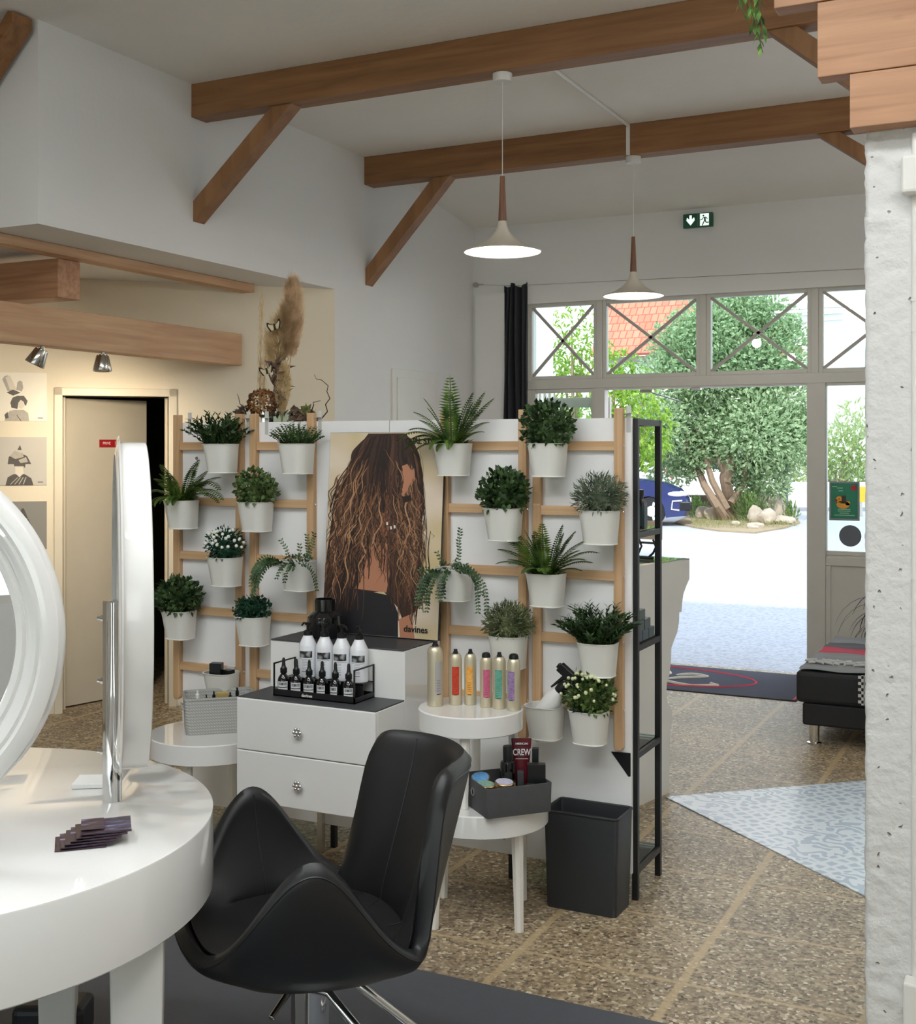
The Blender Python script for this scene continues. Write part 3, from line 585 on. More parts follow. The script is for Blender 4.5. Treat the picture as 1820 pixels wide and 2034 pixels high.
def bush(t, m, H=.10, R=.098, n=330, L=.026, W=.017, drop=.02, core=True):
    b = MB()
    if core: b.ball((0, CY, H*.22), R*.46, R*.42, H*.40, 10, 6)
    n = int(n*2.0)
    for k in range(n):
        a = rnd(0, 2*PI); u = rnd(-.72, 1) ; el = math.asin(max(-1, min(1, u))); q = rnd(.45, 1.06)
        d = Vector((math.cos(a)*math.cos(el), math.sin(a)*math.cos(el), math.sin(el)))
        p = Vector((d.x*R*q*.92, CY+d.y*R*.80*q, H*.42+d.z*H*.62*q))
        if p.y > -.012: p.y = -.012
        if p.z < .004: p.z = rnd(.004, .014); p.x *= .92
        dd = d+Vector((rnd(-.7, .7), rnd(-.7, .7), rnd(-.3, .7))); b.leaf(p, dd, d+Vector((rnd(-.4, .4),)*3), L*rnd(.7, 1.2), W*rnd(.8, 1.2), bend=.3)
    for k in range(5):      # a few leaves over the rim
        a = rnd(PI, 2*PI); p = Vector((math.cos(a)*.070, CY+math.sin(a)*.066, rnd(.0, .012))); b.leaf(p, (math.cos(a)*.4, math.sin(a)*.5, -.8), (math.cos(a), math.sin(a), .3), L, W)
    return foliage(t, b, m)
def sprigs(t, m, n=85, H=.12, spread=.9, pairs=9, L=.022, W=.0055, R=.052, lean=0, hang=0):
    b = MB()
    for k in range(n):
        a = rnd(0, 2*PI); r = R*math.sqrt(rnd(0, 1)); x, y = r*math.cos(a), CY+r*.85*math.sin(a); out = r/R*spread*rnd(.5, 1.2); h = H*rnd(.55, 1.08)*(1-.25*r/R)
        pts = [Vector((x, y, -.02))]; d = Vector((math.cos(a)*out*.35, math.sin(a)*out*.30, 1)).normalized(); st = h/6
        for i in range(6):
            d = (d+Vector((math.cos(a)*out*.12, math.sin(a)*out*.10, -.02-hang*i*.05))+Vector((rnd(-.08, .08), rnd(-.08, .08), 0))).normalized(); p = pts[-1]+d*(st+.02/6); p.y = min(p.y, -.008); pts.append(p)
        b.tube(pts, [.0012]*6+[.0005], 4, 1, caps=False)
        for i in range(pairs):
            f = (i+1.5)/(pairs+1)*6; j = min(5, int(f)); p = pts[j].lerp(pts[j+1], f-j); tdir = (pts[j+1]-pts[j]).normalized(); an = i*2.4+rnd(0, .6)
            sd_ = Vector((math.cos(an), math.sin(an), 0)); 
            for sgn in (1, -1): b.leaf(p, sd_*sgn*.75+tdir*.8, tdir, L*rnd(.7, 1.15), W, 0)
    return foliage(t, b, [m, M_stem])
def fern(t, m, fr, L0=.20):
    b = MB()
    fr = list(fr)+[(a+rnd(-.2, .2), o_*rnd(.8, 1.1)+.08, L_*rnd(.7, .95), c_) for (a, o_, L_, c_) in fr]
    for (a, out, L, curl) in fr:
        a += rnd(-.08, .08); n = 16; pts = [Vector((math.cos(a)*.015, CY+math.sin(a)*.015, -.01))]; el = PI/2-out*.55
        for i in range(n):
            el -= (out*.02+curl*.055*i/n*2); d = Vector((math.cos(a)*math.cos(el), math.sin(a)*math.cos(el), math.sin(el))); p = pts[-1]+d*L/n
            if p.y > -.004: p.y = -.004
            pts.append(p)
        b.tube(pts, [.0016]*n+[.0006], 4, 1, caps=False); hz = Vector((-math.sin(a), math.cos(a), 0))
        for i in range(2, int(n*1.45)):
            f = i/1.45; j = min(n-1, int(f)); p = pts[j].lerp(pts[j+1], f-j); td = (pts[j+1]-pts[j]).normalized(); q = i/(1.45*n)
            ll = .040*(math.sin(PI*min(1, q*.80+.17))**.8)*L/.2; up = td.cross(hz)
            for sgn in (1, -1): b.leaf(p, hz*sgn+td*.35+Vector((0, 0, -.15)), up if up.z > 0 else -up, ll, .0072, 0, bend=.1)
    for k in range(26):
        a = rnd(0, 2*PI); b.leaf((math.cos(a)*.04, CY+math.sin(a)*.04, -.01), (math.cos(a)*.7, math.sin(a)*.7, .5), (0, 0, 1), .05, .02)
    return foliage(t, b, [m, M_stem])
def trail(t, m, strands):
    b = MB()
    for (a, r, up, L) in strands:
        x, y = r*math.cos(a), CY+r*math.sin(a); p = Vector((x, y, -.01)); d = Vector((math.cos(a)*.5, math.sin(a)*.5, up)).normalized(); n = max(6, int(L/.012)); pts = [p]
        for i in range(n):
            g = .22 if up < 1.2 else .03
            d = (d+Vector((rnd(-.12, .12), rnd(-.1, .06), -g))).normalized(); p = pts[-1]+d*L/n; p.y = min(p.y, -.006)
            if -.125 < p.z < 0 and abs(p.x) < .066 and p.y > -.126: p.y = -.132
            pts.append(p)
        b.tube(pts, .001, 4, 1, caps=False)
        for i in range(1, n+1):
            td = (pts[i]-pts[i-1]).normalized(); sd_ = td.cross(Vector((0, 1, .2))).normalized()
            for sgn in (1, -1): b.leaf(pts[i], sd_*sgn+td*.5+Vector((0, rnd(-.5, 0), 0)), (0, -1, .4), .016*rnd(.7, 1.1), .0085, 0)
    for k in range(70):
        a = rnd(0, 2*PI); r = .06*math.sqrt(rnd(0, 1)); b.leaf((r*math.cos(a), CY+r*math.sin(a), rnd(-.01, .02)), (rnd(-1, 1), rnd(-1, 1), rnd(.1, 1)), (0, 0, 1), .018, .01)
    return foliage(t, b, [m, M_stem])
def dots(t, m, n, R, H, r, name):
    b = MB()
    for k in range(n):
        a = rnd(PI*.95, PI*2.05); el = rnd(-.05, 1.2); d = Vector((math.cos(a)*math.cos(el), math.sin(a)*math.cos(el), math.sin(el)))
        b.ball((d.x*R, CY+d.y*R*.86, H*.4+d.z*H*.66), r*rnd(.8, 1.15), n=8, k=5)
    return b.obj(name, m, t, smooth=60)
P = 'potted_plant'; FG = 'potted greenery on the plant wall'
t = add_pot(P, -3.141, 0, 'upright dark rosemary-like plant, top row of the ladder nearest the doorway'); sprigs(t, G_rose, 80, .15, 1.3, 8, .03, .009)
t = add_pot(P, -2.761, 0, 'loose fine-leaved herb, top row next to the hair poster\'s left edge'); sprigs(t, G_fine, 80, .10, 1.5, 9, .012, .008)
t = add_pot(P, -3.350, 1, 'fern with arching fronds reaching over the dark doorway'); fern(t, G_fern, [(PI*1.0, 1.9, .19, 1.2), (PI*1.08, 1.4, .19, 1.4), (PI*.97, 1.1, .20, .8), (PI*1.0, .6, .20, .5), (PI*1.2, .35, .18, .4), (PI*1.5, .5, .17, .8), (-.05, .35, .21, .6), (.02, .8, .20, .6), (-.04, 1.25, .24, .6), (-.02, 1.55, .26, 1.4), (-.1, 1.2, .28, 1.7), (PI*1.4, 1.6, .14, 2), (PI*1.6, 1.5, .15, 2)])
t = add_pot(P, -2.965, 1, 'light green round-leaved bush, second row between the two left ladders'); bush(t, G_bush2, .125, .092, 300, .024, .018)
t = add_pot(P, -3.122, 2, 'dark bush dotted with white blossoms on the third row'); bush(t, G_teal, .115, .086, 420, .018, .008); dots(t, M_flow, 30, .092, .115, .0075, 'blossom')
t = add_pot(P, -2.754, 2, 'trailing vine spilling to its left beside the poster'); trail(t, G_trail, [(PI*rnd(.9, 1.35), .05, rnd(.2, .8), rnd(.12, .2)) for k in range(11)]+[(PI*1.5+rnd(-.5, .5), .05, .3, rnd(.06, .13)) for k in range(5)]+[(PI*1.1, .03, 2.2, .10), (0, .04, 2, .12), (-.1, .04, 1.5, .14), (PI*1.8, .03, 2.2, .08), (-.2, .05, .3, .16)])
t = add_pot(P, -3.365, 3, 'dark round-leaved bush on the fourth row, beside the doorway'); bush(t, G_bush, .135, .104, 330, .028, .018)
t = add_pot(P, -2.979, 3, 'low bluish-green clump on the fourth row'); bush(t, G_teal, .075, .082, 330, .017, .013)
tb9 = add_pot('hanging_pot', -3.139, 4, 'white hanging pot holding black boxes, above the grey wicker basket', 'pot')
t = add_pot(P, -2.052, 0, 'large fern on the top row covering the poster\'s upper right corner'); fern(t, G_fern, [(PI*1.0, 1.9, .21, 1.0), (PI*1.03, 1.55, .24, 1.3), (PI*1.0, 1.35, .20, .9), (PI*.98, .95, .21, .6), (PI*1.1, .55, .21, .3), (PI*1.5, .05, .27, .05), (PI*1.6, .15, .2, .1), (0, .35, .22, .3), (-.03, .65, .24, .2), (.02, .85, .24, .3), (-.06, 1.1, .18, .8), (PI*1.4, 1.6, .13, 2), (PI*1.6, 1.6, .13, 2)])
t = add_pot(P, -1.662, 0, 'dark glossy round-leaved bush on the top row by the curtain'); bush(t, G_bush, .145, .10, 350, .026, .017)
t = add_pot(P, -1.839, 1, 'dense round-leaved bush on the second row right of the poster'); bush(t, G_bush, .135, .094, 350, .028, .018)
t = add_pot(P, -1.461, 1, 'grey-green needle-leaved bush on the second row at the open end'); bush(t, G_grey, .12, .098, 700, .026, .0048)
t = add_pot(P, -2.045, 2, 'trailing vine hanging over the front of its pot, right of the poster'); trail(t, G_trail, [(PI*1.5+rnd(-.7, .3), .055, rnd(.1, .4), rnd(.1, .19)) for k in range(13)]+[(0, .05, .8, .20), (.1, .05, .6, .24), (-.1, .05, .4, .22), (PI*1.8, .02, 2.4, .17), (PI*1.3, .03, 1.8, .08), (PI, .05, .5, .06), (-.3, .05, .5, .14)])
t = add_pot(P, -1.666, 2, 'wide fern on the third row at the open end of the plant wall'); fern(t, G_fern, [(PI*1.0, 1.35, .21, .5), (PI*1.02, 1.05, .24, .4), (PI*.98, .75, .20, .4), (PI*1.1, .4, .18, .3), (PI*1.5, .12, .2, .1), (PI*1.4, .3, .18, .3), (0, .3, .2, .2), (-.03, .6, .20, .4), (.02, .95, .22, .6), (-.02, 1.25, .23, .8), (.04, 1.5, .18, .6), (PI*1.05, 1.6, .19, .7), (PI*1.6, 1.4, .13, 1.4), (PI*1.4, 1.4, .13, 1.4)])
t = add_pot(P, -1.819, 3, 'olive-grey fine-leaved bush behind the row of spray cans'); bush(t, G_olive, .11, .096, 650, .026, .0055)
t = add_pot(P, -1.467, 3, 'upright dark rosemary-like plant on the fourth row at the open end'); sprigs(t, G_rose, 95, .15, 1.4, 9, .03, .0085)
tb18 = add_pot('hanging_pot', -1.672, 4, 'white hanging pot holding a spray bottle on the lowest row', 'pot')
t = add_pot(P, -1.500, 4, 'variegated bush with pale yellow flowers on the lowest row'); bush(t, G_var, .135, .096, 420, .022, .012); dots(t, M_flow2, 46, .102, .135, .0065, 'blossom')
# contents of the two pots without plants
for i, (x, y, z, w_, d_, h_, r, lab) in enumerate(((-3.165, 4.085, .615, .05, .04, .125, .3, 'tall black box in the lowest left hanging pot'), (-3.115, 4.10, .615, .045, .035, .098, -.2, 'low black box in the lowest left hanging pot'))):
    tag(MB().box(-w_/2, w_/2, -d_/2, d_/2, 0, h_).obj('black_box', M_black, smooth=0, bevel=.002, loc=(x, y, z)), lab, 'box').rotation_euler = (0, 0, r)
sp = thing('spray_bottle', 'white spray bottle with black trigger head leaning in a hanging pot', 'spray bottle', (-1.715, 4.080, .628)); sp.rotation_euler = (.05, math.radians(38), 0); sp.scale = (1.2, 1.2, 1.2)
MB().lathe([(.026, 0), (.028, .004), (.028, .115), (.016, .145)], n=24).obj('bottle', M_white, sp)
q = MB(); q.lathe([(.017, .140), (.017, .168), (.013, .175), (.012, .195)], n=18); q.box(-.045, .03, -.011, .011, .19, .218); q.box(-.052, -.04, -.007, .007, .196, .212); q.hexa([(-.03, -.006, .135), (-.024, -.006, .135), (-.024, .006, .135), (-.03, .006, .135), (-.02, -.006, .192), (-.008, -.006, .192), (-.008, .006, .192), (-.02, .006, .192)]); q.obj('trigger_head', M_black, sp, bevel=.002)

# ================================================================== POSTER
po = thing('hair_poster', 'large poster of a woman with long wavy brown hair leaning on the stepped chest', 'poster', (-2.640, 4.090, .9065)); PW, PH = .524, .803
po.rotation_euler = (-math.atan2(.062, .80), 0, 0)
bd = MB().box(0, PW, 0, .010, 0, PH).obj('poster_board', M_black, po, smooth=0)
MP_bg = new_mat('poster cream ground'); 
def poster_bg():
    m, nt, p = MP_bg; p.inputs['Roughness'].default_value = .45; tcn = N(nt, 'TexCoord'); n1 = N(nt, 'TexNoise'); n1.inputs['Scale'].default_value = 5; n1.inputs['Detail'].default_value = 1
    nt.links.new(tcn.outputs['Object'], n1.inputs['Vector']); cr = N(nt, 'ValToRGB'); cr.color_ramp.elements[0].position = .35; cr.color_ramp.elements[0].color = (*S(206, 186, 140), 1); cr.color_ramp.elements[1].position = .62; cr.color_ramp.elements[1].color = (*S(228, 210, 188), 1)
    nt.links.new(n1.outputs['Fac'], cr.inputs[0]); nt.links.new(cr.outputs[0], p.inputs['Base Color']); return m
hair_c = [S(40, 27, 22), S(62, 41, 31), S(86, 58, 42), S(112, 77, 54), S(146, 104, 72), S(190, 146, 108)]
MH = [mat(f'printed hair tone {chr(97+i)}', c, .5, var=.12) for i, c in enumerate(hair_c)]
M_skin = mat('printed skin tone', S(186, 128, 98), .5, var=.08); M_skind = mat('printed darker skin tone', S(150, 94, 70), .5, var=.1); M_top = mat('printed black top', S(34, 32, 36), .5, var=.1)
pr = MB()
def uv(px, py):   # poster drawing grid, 229 x 397 units from the top left corner
    k = py/397.; return ((px)/228.*PW, (1-k)*PH)
def ppoly(pts, off, m): pr.prism([(uv(*p)[0], -off, uv(*p)[1]) for p in pts], (0, -.0002, 0), m)
pr.box(.001, PW-.001, -.0008, -.0004, .001, PH-.001, 0)
ppoly([(78, 2), (150, 2), (168, 18), (180, 44), (188, 80), (192, 120), (187, 170), (184, 210), (190, 250), (198, 290), (196, 330), (178, 350), (165, 376), (150, 340), (120, 310), (60, 320), (20, 345), (2, 372), (0, 330), (2, 250), (8, 190), (18, 130), (32, 85), (50, 40)], .0010, 2)
ppoly([(10, 300), (30, 308), (92, 312), (136, 318), (150, 350), (152, 396), (10, 396), (6, 350)], .0014, 9)
ppoly([(68, 215), (100, 200), (128, 222), (132, 270), (126, 312), (60, 308), (46, 260)], .0014, 7)
ppoly([(152, 362), (176, 350), (184, 396), (156, 396)], .0014, 7)
ppoly([(146, 62), (160, 58), (172, 72), (174, 90), (164, 112), (156, 128), (148, 122), (152, 96)], .0030, 7)
ppoly([(112, 160), (128, 150), (140, 168), (134, 196), (116, 206), (104, 190)], .0024, 8)
def strand(x0, y0, x1, y1, w0, amp, fr_, m, off):
    n = 15; L = []; R_ = []; ph = rnd(0, 6.28)
    for i in range(n+1):
        f = i/n; x = x0+(x1-x0)*f**(.62 if x1 < 112 else .42); y = y0+(y1-y0)*f; x += amp*math.sin(ph+f*fr_)*min(1, f*2.2); w_ = w0*(.25+.75*math.sin(PI*min(1, f*.9+.08)))
        x = max(1.5, min(226, x)); y = max(2, min(394, y)); a, b = uv(max(.8, x-w_), y); c, d = uv(min(227, x+w_), y); L.append((a, -off, b)); R_.append((c, -off, d))
    vs = L+R_; pr.add(vs, [(i, i+1, n+2+i, n+1+i) for i in range(n)], m)
for k in range(420):
    f = rnd(0, 1); x0 = 114+(f-.5)*72+rnd(-5, 5); y0 = 2+rnd(0, 14)+abs(f-.5)*16; side = (f-.5)*2
    x1 = 100+side*92+rnd(-16, 16); y1 = rnd(150, 372) if abs(side) > .35 else rnd(120, 300)
    if -.2 < side < .35 and y1 > 200 and rnd(0, 1) < .75: y1 = rnd(80, 200)
    strand(x0, y0, x1, y1, rnd(.8, 2.6), rnd(3, 8), rnd(6, 11), random.choices([1, 2, 3, 4, 5], [4, 5, 4, 2.4, 1.0])[0], .0016+k*.000003)
for k in range(330):      # lower lengths, warmer and looser
    s_ = random.choice([-1, -1, 1, 1, .2]); x0 = 98+s_*rnd(30, 80); y0 = rnd(80, 230); x1 = 96+s_*rnd(52, 100); y1 = min(384, y0+rnd(60, 150))
    if s_ == .2: x0 = rnd(60, 150); x1 = x0+rnd(-22, 22); y0 = rnd(120, 205); y1 = y0+rnd(40, 110)
    strand(x0, y0, min(200, x1), min(y1, 376), rnd(.4, 1.6), rnd(4, 9), rnd(7, 13), random.choices([1, 2, 3, 4, 5, 6], [2.6, 3, 3, 3.2, 2.2, 1.0])[0], .0029+k*.000003)
for k in range(150):      # dark crown
    f = rnd(0, 1); side = (f-.5)*2; x0 = 114+side*37; strand(x0, 2+abs(side)*9, 108+side*rnd(52, 74), rnd(45, 130), rnd(1.2, 3.0), rnd(1, 4), rnd(4, 7), random.choices([1, 2, 3], [5, 4, 1])[0], .0039+k*.000001)
for k in range(40):       # highlights catching the light
    s_ = random.choice([-1, -1, 1]); x0 = 100+s_*rnd(10, 60); y0 = rnd(30, 200); strand(x0, y0, x0+s_*rnd(8, 26), y0+rnd(30, 80), rnd(.5, 1.2), rnd(3, 6), rnd(4, 7), random.choice([5, 5, 6]), .00408)
ppoly([(148, 66), (158, 62), (168, 76), (170, 90), (160, 112), (153, 124), (150, 112), (154, 92)], .0042, 7)
ppoly([(150, 126), (166, 122), (170, 132), (154, 138)], .0042, 1)
for (a, b) in ((121, 176), (129, 184), (136, 182)): ppoly([(a, b), (a+3, b-1), (a+4, b+5), (a+1, b+6)], .0042, 10)
strand(208, 190, 204, 330, .9, 4, 7, 1, .0044); strand(206, 190, 212, 204, .5, 4, 6, 1, .0044)
for k in range(7): strand(rnd(170, 186), rnd(20, 60), rnd(192, 204), rnd(230, 350), .4, 5, 10, 2, .0045)
pr.obj('poster_print', [poster_bg()]+MH+[M_skin, M_skind, M_top, M_white], po, smooth=0, fix=False)
text('CURL STORY', .030, M_ink, po, (*[uv(190, 18)[0], -.005], uv(0, 18)[1]), (PI/2, 0, 0), name='title_lettering', bold=.0009)
a, b = uv(186, 379); text('davines', .036, M_ink, po, (a, -.005, b), (PI/2, 0, 0), name='name_lettering', bold=.0004)
# ================================================================== STEPPED CHEST
ch = thing('stepped_chest', 'white gloss stepped chest with two drawers and dark grey tops', 'chest', (-2.735, 3.650, 0)); CW = .598
c_ = MB(); c_.box(0, CW, .02, .217, .335, .714); c_.box(0, CW, .217, .50, .335, .898); c_.obj('carcass', M_gloss, ch, smooth=0, bevel=.002)
MB().box(.003, CW-.003, .008, .218, .714, .719).obj('lower_top', M_slate, ch, smooth=0, bevel=.0015); MB().box(.003, CW-.003, .214, .498, .898, .903).obj('upper_top', M_slate, ch, smooth=0, bevel=.0015)
for z0, z1 in ((.525, .715), (.333, .5215)):
    dr = MB().box(0, CW, 0, .019, z0, z1).obj('drawer', M_gloss, ch, smooth=0, bevel=.004, seg=3)
    k = MB(); zc = (z0+z1)/2-.005; k.cyl((.28, 0, zc), (.28, -.014, zc), .005, n=10)
    k.ball((.28, -.017, zc), .0075, n=12, k=8)
    for i in range(6): a = 2*PI*i/6; k.ball((.28+.0135*math.cos(a), -.015, zc+.0135*math.sin(a)), .0068, n=10, k=7)
    k.obj('knob', M_chrome, dr)
for x in (.06, CW-.06):
    for y in (.06, .485): MB().box(x-.012, x+.012, y-.012, y+.012, 0, .335).obj('leg', M_steel, ch, smooth=0, bevel=.001)
# display rack on the lower step
RX, RY, RZ0 = -2.620, 3.722, .719
rk = thing('display_rack', 'black two-tier metal display rack with six dropper bottles in front', 'display rack', (RX, RY, RZ0)); RW, RD = .355, .142
q = MB(); q.box(0, RW, 0, RD, 0, .004); q.box(0, RW, 0, .003, 0, .026); q.box(0, RW, RD-.003, RD, 0, .02); q.box(0, .003, 0, RD, 0, .02); q.box(RW-.003, RW, 0, RD, 0, .02); q.obj('tray', M_blackm, rk, smooth=0)
q = MB(); q.box(.004, RW-.004, .066, RD-.004, .056, .060); q.box(.004, RW-.004, .066, .069, .004, .060); q.obj('back_step', M_blackm, rk, smooth=0)
for x in (0, RW-.005):
    q = MB(); q.box(x, x+.005, 0, .005, 0, .122); q.box(x, x+.005, RD-.005, RD, 0, .122); q.box(x, x+.005, 0, RD, .118, .123); q.obj('side_frame', M_blackm, rk, smooth=0)
text('davines', .016, M_white, rk, (.15, -.0005, .012), (PI/2, 0, 0), bold=.0003)
VA = math.radians(-60)    # bearing from the plant wall to the viewer
M_lab = mat('white paper label', S(226, 227, 228), .5); M_bot = mat('white plastic bottle', S(236, 238, 242), .3, coat=.2); M_amber = mat('black glass bottle', S(14, 14, 16), .12, coat=.4)
def photo_print():
    m, nt, p = new_mat('black and white leaf print'); p.inputs['Roughness'].default_value = .5; tcn = N(nt, 'TexCoord'); v = N(nt, 'TexVoronoi', feature='DISTANCE_TO_EDGE'); v.inputs['Scale'].default_value = 34
    nt.links.new(tcn.outputs['Object'], v.inputs['Vector']); cr = N(nt, 'ValToRGB'); cr.color_ramp.elements[0].position = .04; cr.color_ramp.elements[0].color = (.01, .01, .012, 1); cr.color_ramp.elements[1].position = .32; cr.color_ramp.elements[1].color = (.42, .42, .43, 1)
    nt.links.new(v.outputs['Distance'], cr.inputs[0]); nt.links.new(cr.outputs[0], p.inputs['Base Color']); return m
M_bw = photo_print(); ORD = ['first', 'second', 'third', 'fourth', 'fifth', 'sixth']
pumps = (('white pump bottle at the left end of the rack, spout turned left', 2.9), ('second white pump bottle from the left on the rack', -1.2), ('third white pump bottle from the left on the rack', -.3), ('white pump bottle at the right end of the rack', -.9))
for i, (lab, pa) in enumerate(pumps):
    x = -2.536+.0755*i; t = thing('pump_bottle', lab, 'bottle', (x, 3.828, RZ0+.060), rnd(-.1, .1), 'white pump bottles on the display rack')
    MB().lathe([(.031, 0), (.034, .003), (.034, .118), (.0325, .124), (.017, .156), (.015, .158)], n=32).obj('bottle', M_bot, t, smooth=32)
    q = MB(); q.lathe([(.0165, .157), (.0165, .172), (.012, .176), (.0055, .178), (.0055, .196)], n=20); q.lathe([(.011, .196), (.012, .204), (.009, .206)], n=14)
    q.tube([(0, 0, .200), (.024*math.cos(pa), .024*math.sin(pa), .201), (.036*math.cos(pa), .036*math.sin(pa), .190)], [.0045, .004, .003], 8); q.obj('pump', M_black, t, smooth=32)
    q = MB(); q.patch((0, 0, 0), .0343, .076, .101, VA-.95, VA+.62, m=1); q.patch((0, 0, 0), .0343, .0705, .0715, VA-.95, VA+.62, m=2)
    for z in (.064, .058, .052, .046, .040, .034): q.patch((0, 0, 0), .0343, z, z+.0016, VA-.6, VA+.05, m=3)
    q.patch((0, 0, 0), .0343, .024, .026, VA-.6, VA+.05, m=2); q.obj('label_print', [M_lab, M_bw, M_ink, M_greyp], t, fix=False)
for i in range(6):
    x = -2.594+.0572*i; t = thing('dropper_bottle', ('leftmost', 'second', 'third', 'fourth', 'fifth', 'rightmost')[i]+' black dropper bottle '+('of the front row on the rack' if i in (0, 5) else 'from the left in the front row on the rack'), 'bottle', (x, 3.752, RZ0+.004), rnd(-.15, .15), 'black dropper bottles on the display rack')
    MB().lathe([(.020, 0), (.0225, .003), (.0225, .052), (.020, .062), (.011, .074), (.0095, .076), (.0095, .082)], n=24).obj('bottle', M_amber, t, smooth=32)
    MB().lathe([(.012, .078), (.013, .08), (.013, .096), (.0085, .101), (.0065, .112), (.006, .128), (.004, .134), (.001, .1355)], n=18).obj('dropper', M_black, t, smooth=32)
    wd = (.9, .9, .95, .75, .6, .8)[i]; cA = VA-.08 if i < 3 else VA-.2
    q = MB(); q.patch((0, 0, 0), .0228, .006, .049, cA-wd, cA+wd, m=0)
    q.patch((0, 0, 0), .0230, .035, .046, cA-wd*.8, cA+wd*.8, m=3); q.patch((0, 0, 0), .0232, .026, .029, cA-wd*.95, cA+wd*.95, m=2)
    for z in (.010, .014, .018): q.patch((0, 0, 0), .0230, z, z+.0012, cA-wd*.7, cA+wd*.6, m=3)
    q.patch((0, 0, 0), .0233, .036, .044, cA-.12, cA+.05, m=2); q.obj('label', [M_lab, M_bw, M_ink, M_greyp], t, fix=False)
# large black jar behind the pump bottles
t = thing('black_jar', 'large shiny black wide-necked jar behind the white pump bottles', 'jar', (-2.560, 3.985, .903))
MB().lathe([(.05, 0), (.066, .004), (.07, .06), (.068, .085), (.05, .10), (.04, .106), (.04, .15), (.038, .152), (.036, .150), (.036, .11)], n=32).obj('jar_body', mat('shiny black plastic', S(16, 17, 20), .12, coat=.5), t, smooth=32)
q = MB(); q.tube([(.06, -.02, .085), (.085, -.035, .088), (.09, -.038, .06)], .009, 8); q.obj('handle', M_black, t)

# ================================================================== ROUND SIDE TABLES
def round_table(x, y, R, H, rim, legs, lab, r_leg=.155, lw=.036, rot=0, z0=0, top=None):
    t = thing('round_table', lab, 'side table', (x, y, z0))
    MB().lathe([(R-.004, H-rim), (R, H-rim+.003), (R, H-.004), (R-.004, H)], n=72).obj('tabletop', top or M_gloss, t, smooth=30)
    for a in legs:
        a += rot; c, s_ = math.cos(a), math.sin(a); q = MB()
        def oct_(w_, rr, z): return [(c*rr+px*c-py*s_, s_*rr+px*s_+py*c, z) for px, py in rrect(w_, w_, w_*.28, 1)]
        q.loft([oct_(lw*.74, r_leg*1.05, 0), oct_(lw*.74, r_leg*1.05, .004), oct_(lw, r_leg, H-rim+.002)]); q.obj('leg', M_satin, t, smooth=20)
    return t
Q4 = [0, PI/2, PI, 1.5*PI]
round_table(-1.82, 3.84, .243, .415, .078, Q4, 'white round side table standing on the floor beside the bin, carrying the smaller one', r_leg=.196, rot=math.radians(-24), lw=.040)
round_table(-1.850, 3.828, .186, .315, .072, Q4, 'smaller white round table with six spray cans, stacked on a lower table', r_leg=.150, rot=math.radians(18), z0=.4155, lw=.034)
round_table(-3.055, 3.905, .245, .50, .080, Q4, 'white round side table left of the chest, carrying the grey wicker basket', r_leg=.19, rot=math.radians(10), lw=.042)
# spray cans
M_can = mat('champagne metallic can', S(214, 204, 178), .36, .55, var=.03)
def label_mat(n, c, c2):
    m, nt, p = new_mat(n); p.inputs['Roughness'].default_value = .45; tcn = N(nt, 'TexCoord'); no = N(nt, 'TexNoise'); no.inputs['Scale'].default_value = 90; no.inputs['Detail'].default_value = 2; no.inputs['Distortion'].default_value = 1.5
    nt.links.new(tcn.outputs['Object'], no.inputs['Vector']); cr = N(nt, 'ValToRGB'); cr.color_ramp.elements[0].position = .42; cr.color_ramp.elements[0].color = (*c, 1); cr.color_ramp.elements[1].position = .6; cr.color_ramp.elements[1].color = (*c2, 1); nt.links.new(no.outputs['Fac'], cr.inputs[0]); nt.links.new(cr.outputs[0], p.inputs['Base Color']); return m
cans = [(-1.972, 3.790, .0285, .228, 27, (168, 172, 164), (176, 160, 166), 'tall spray can with grey label, largest of the row of six'), (-1.915, 3.838, .0232, .197, 0, (202, 66, 40), (178, 52, 34), 'spray can with red label'), (-1.868, 3.862, .0218, .197, -9, (226, 156, 62), (238, 182, 98), 'spray can with orange label'),
        (-1.800, 3.850, .0218, .192, 4, (206, 104, 136), (190, 88, 122), 'spray can with pink label'), (-1.748, 3.848, .0232, .197, -10, (106, 172, 150), (84, 148, 132), 'spray can with sea-green label'), (-1.690, 3.842, .0235, .197, -28, (164, 138, 178), (136, 104, 156), 'spray can with purple label')]
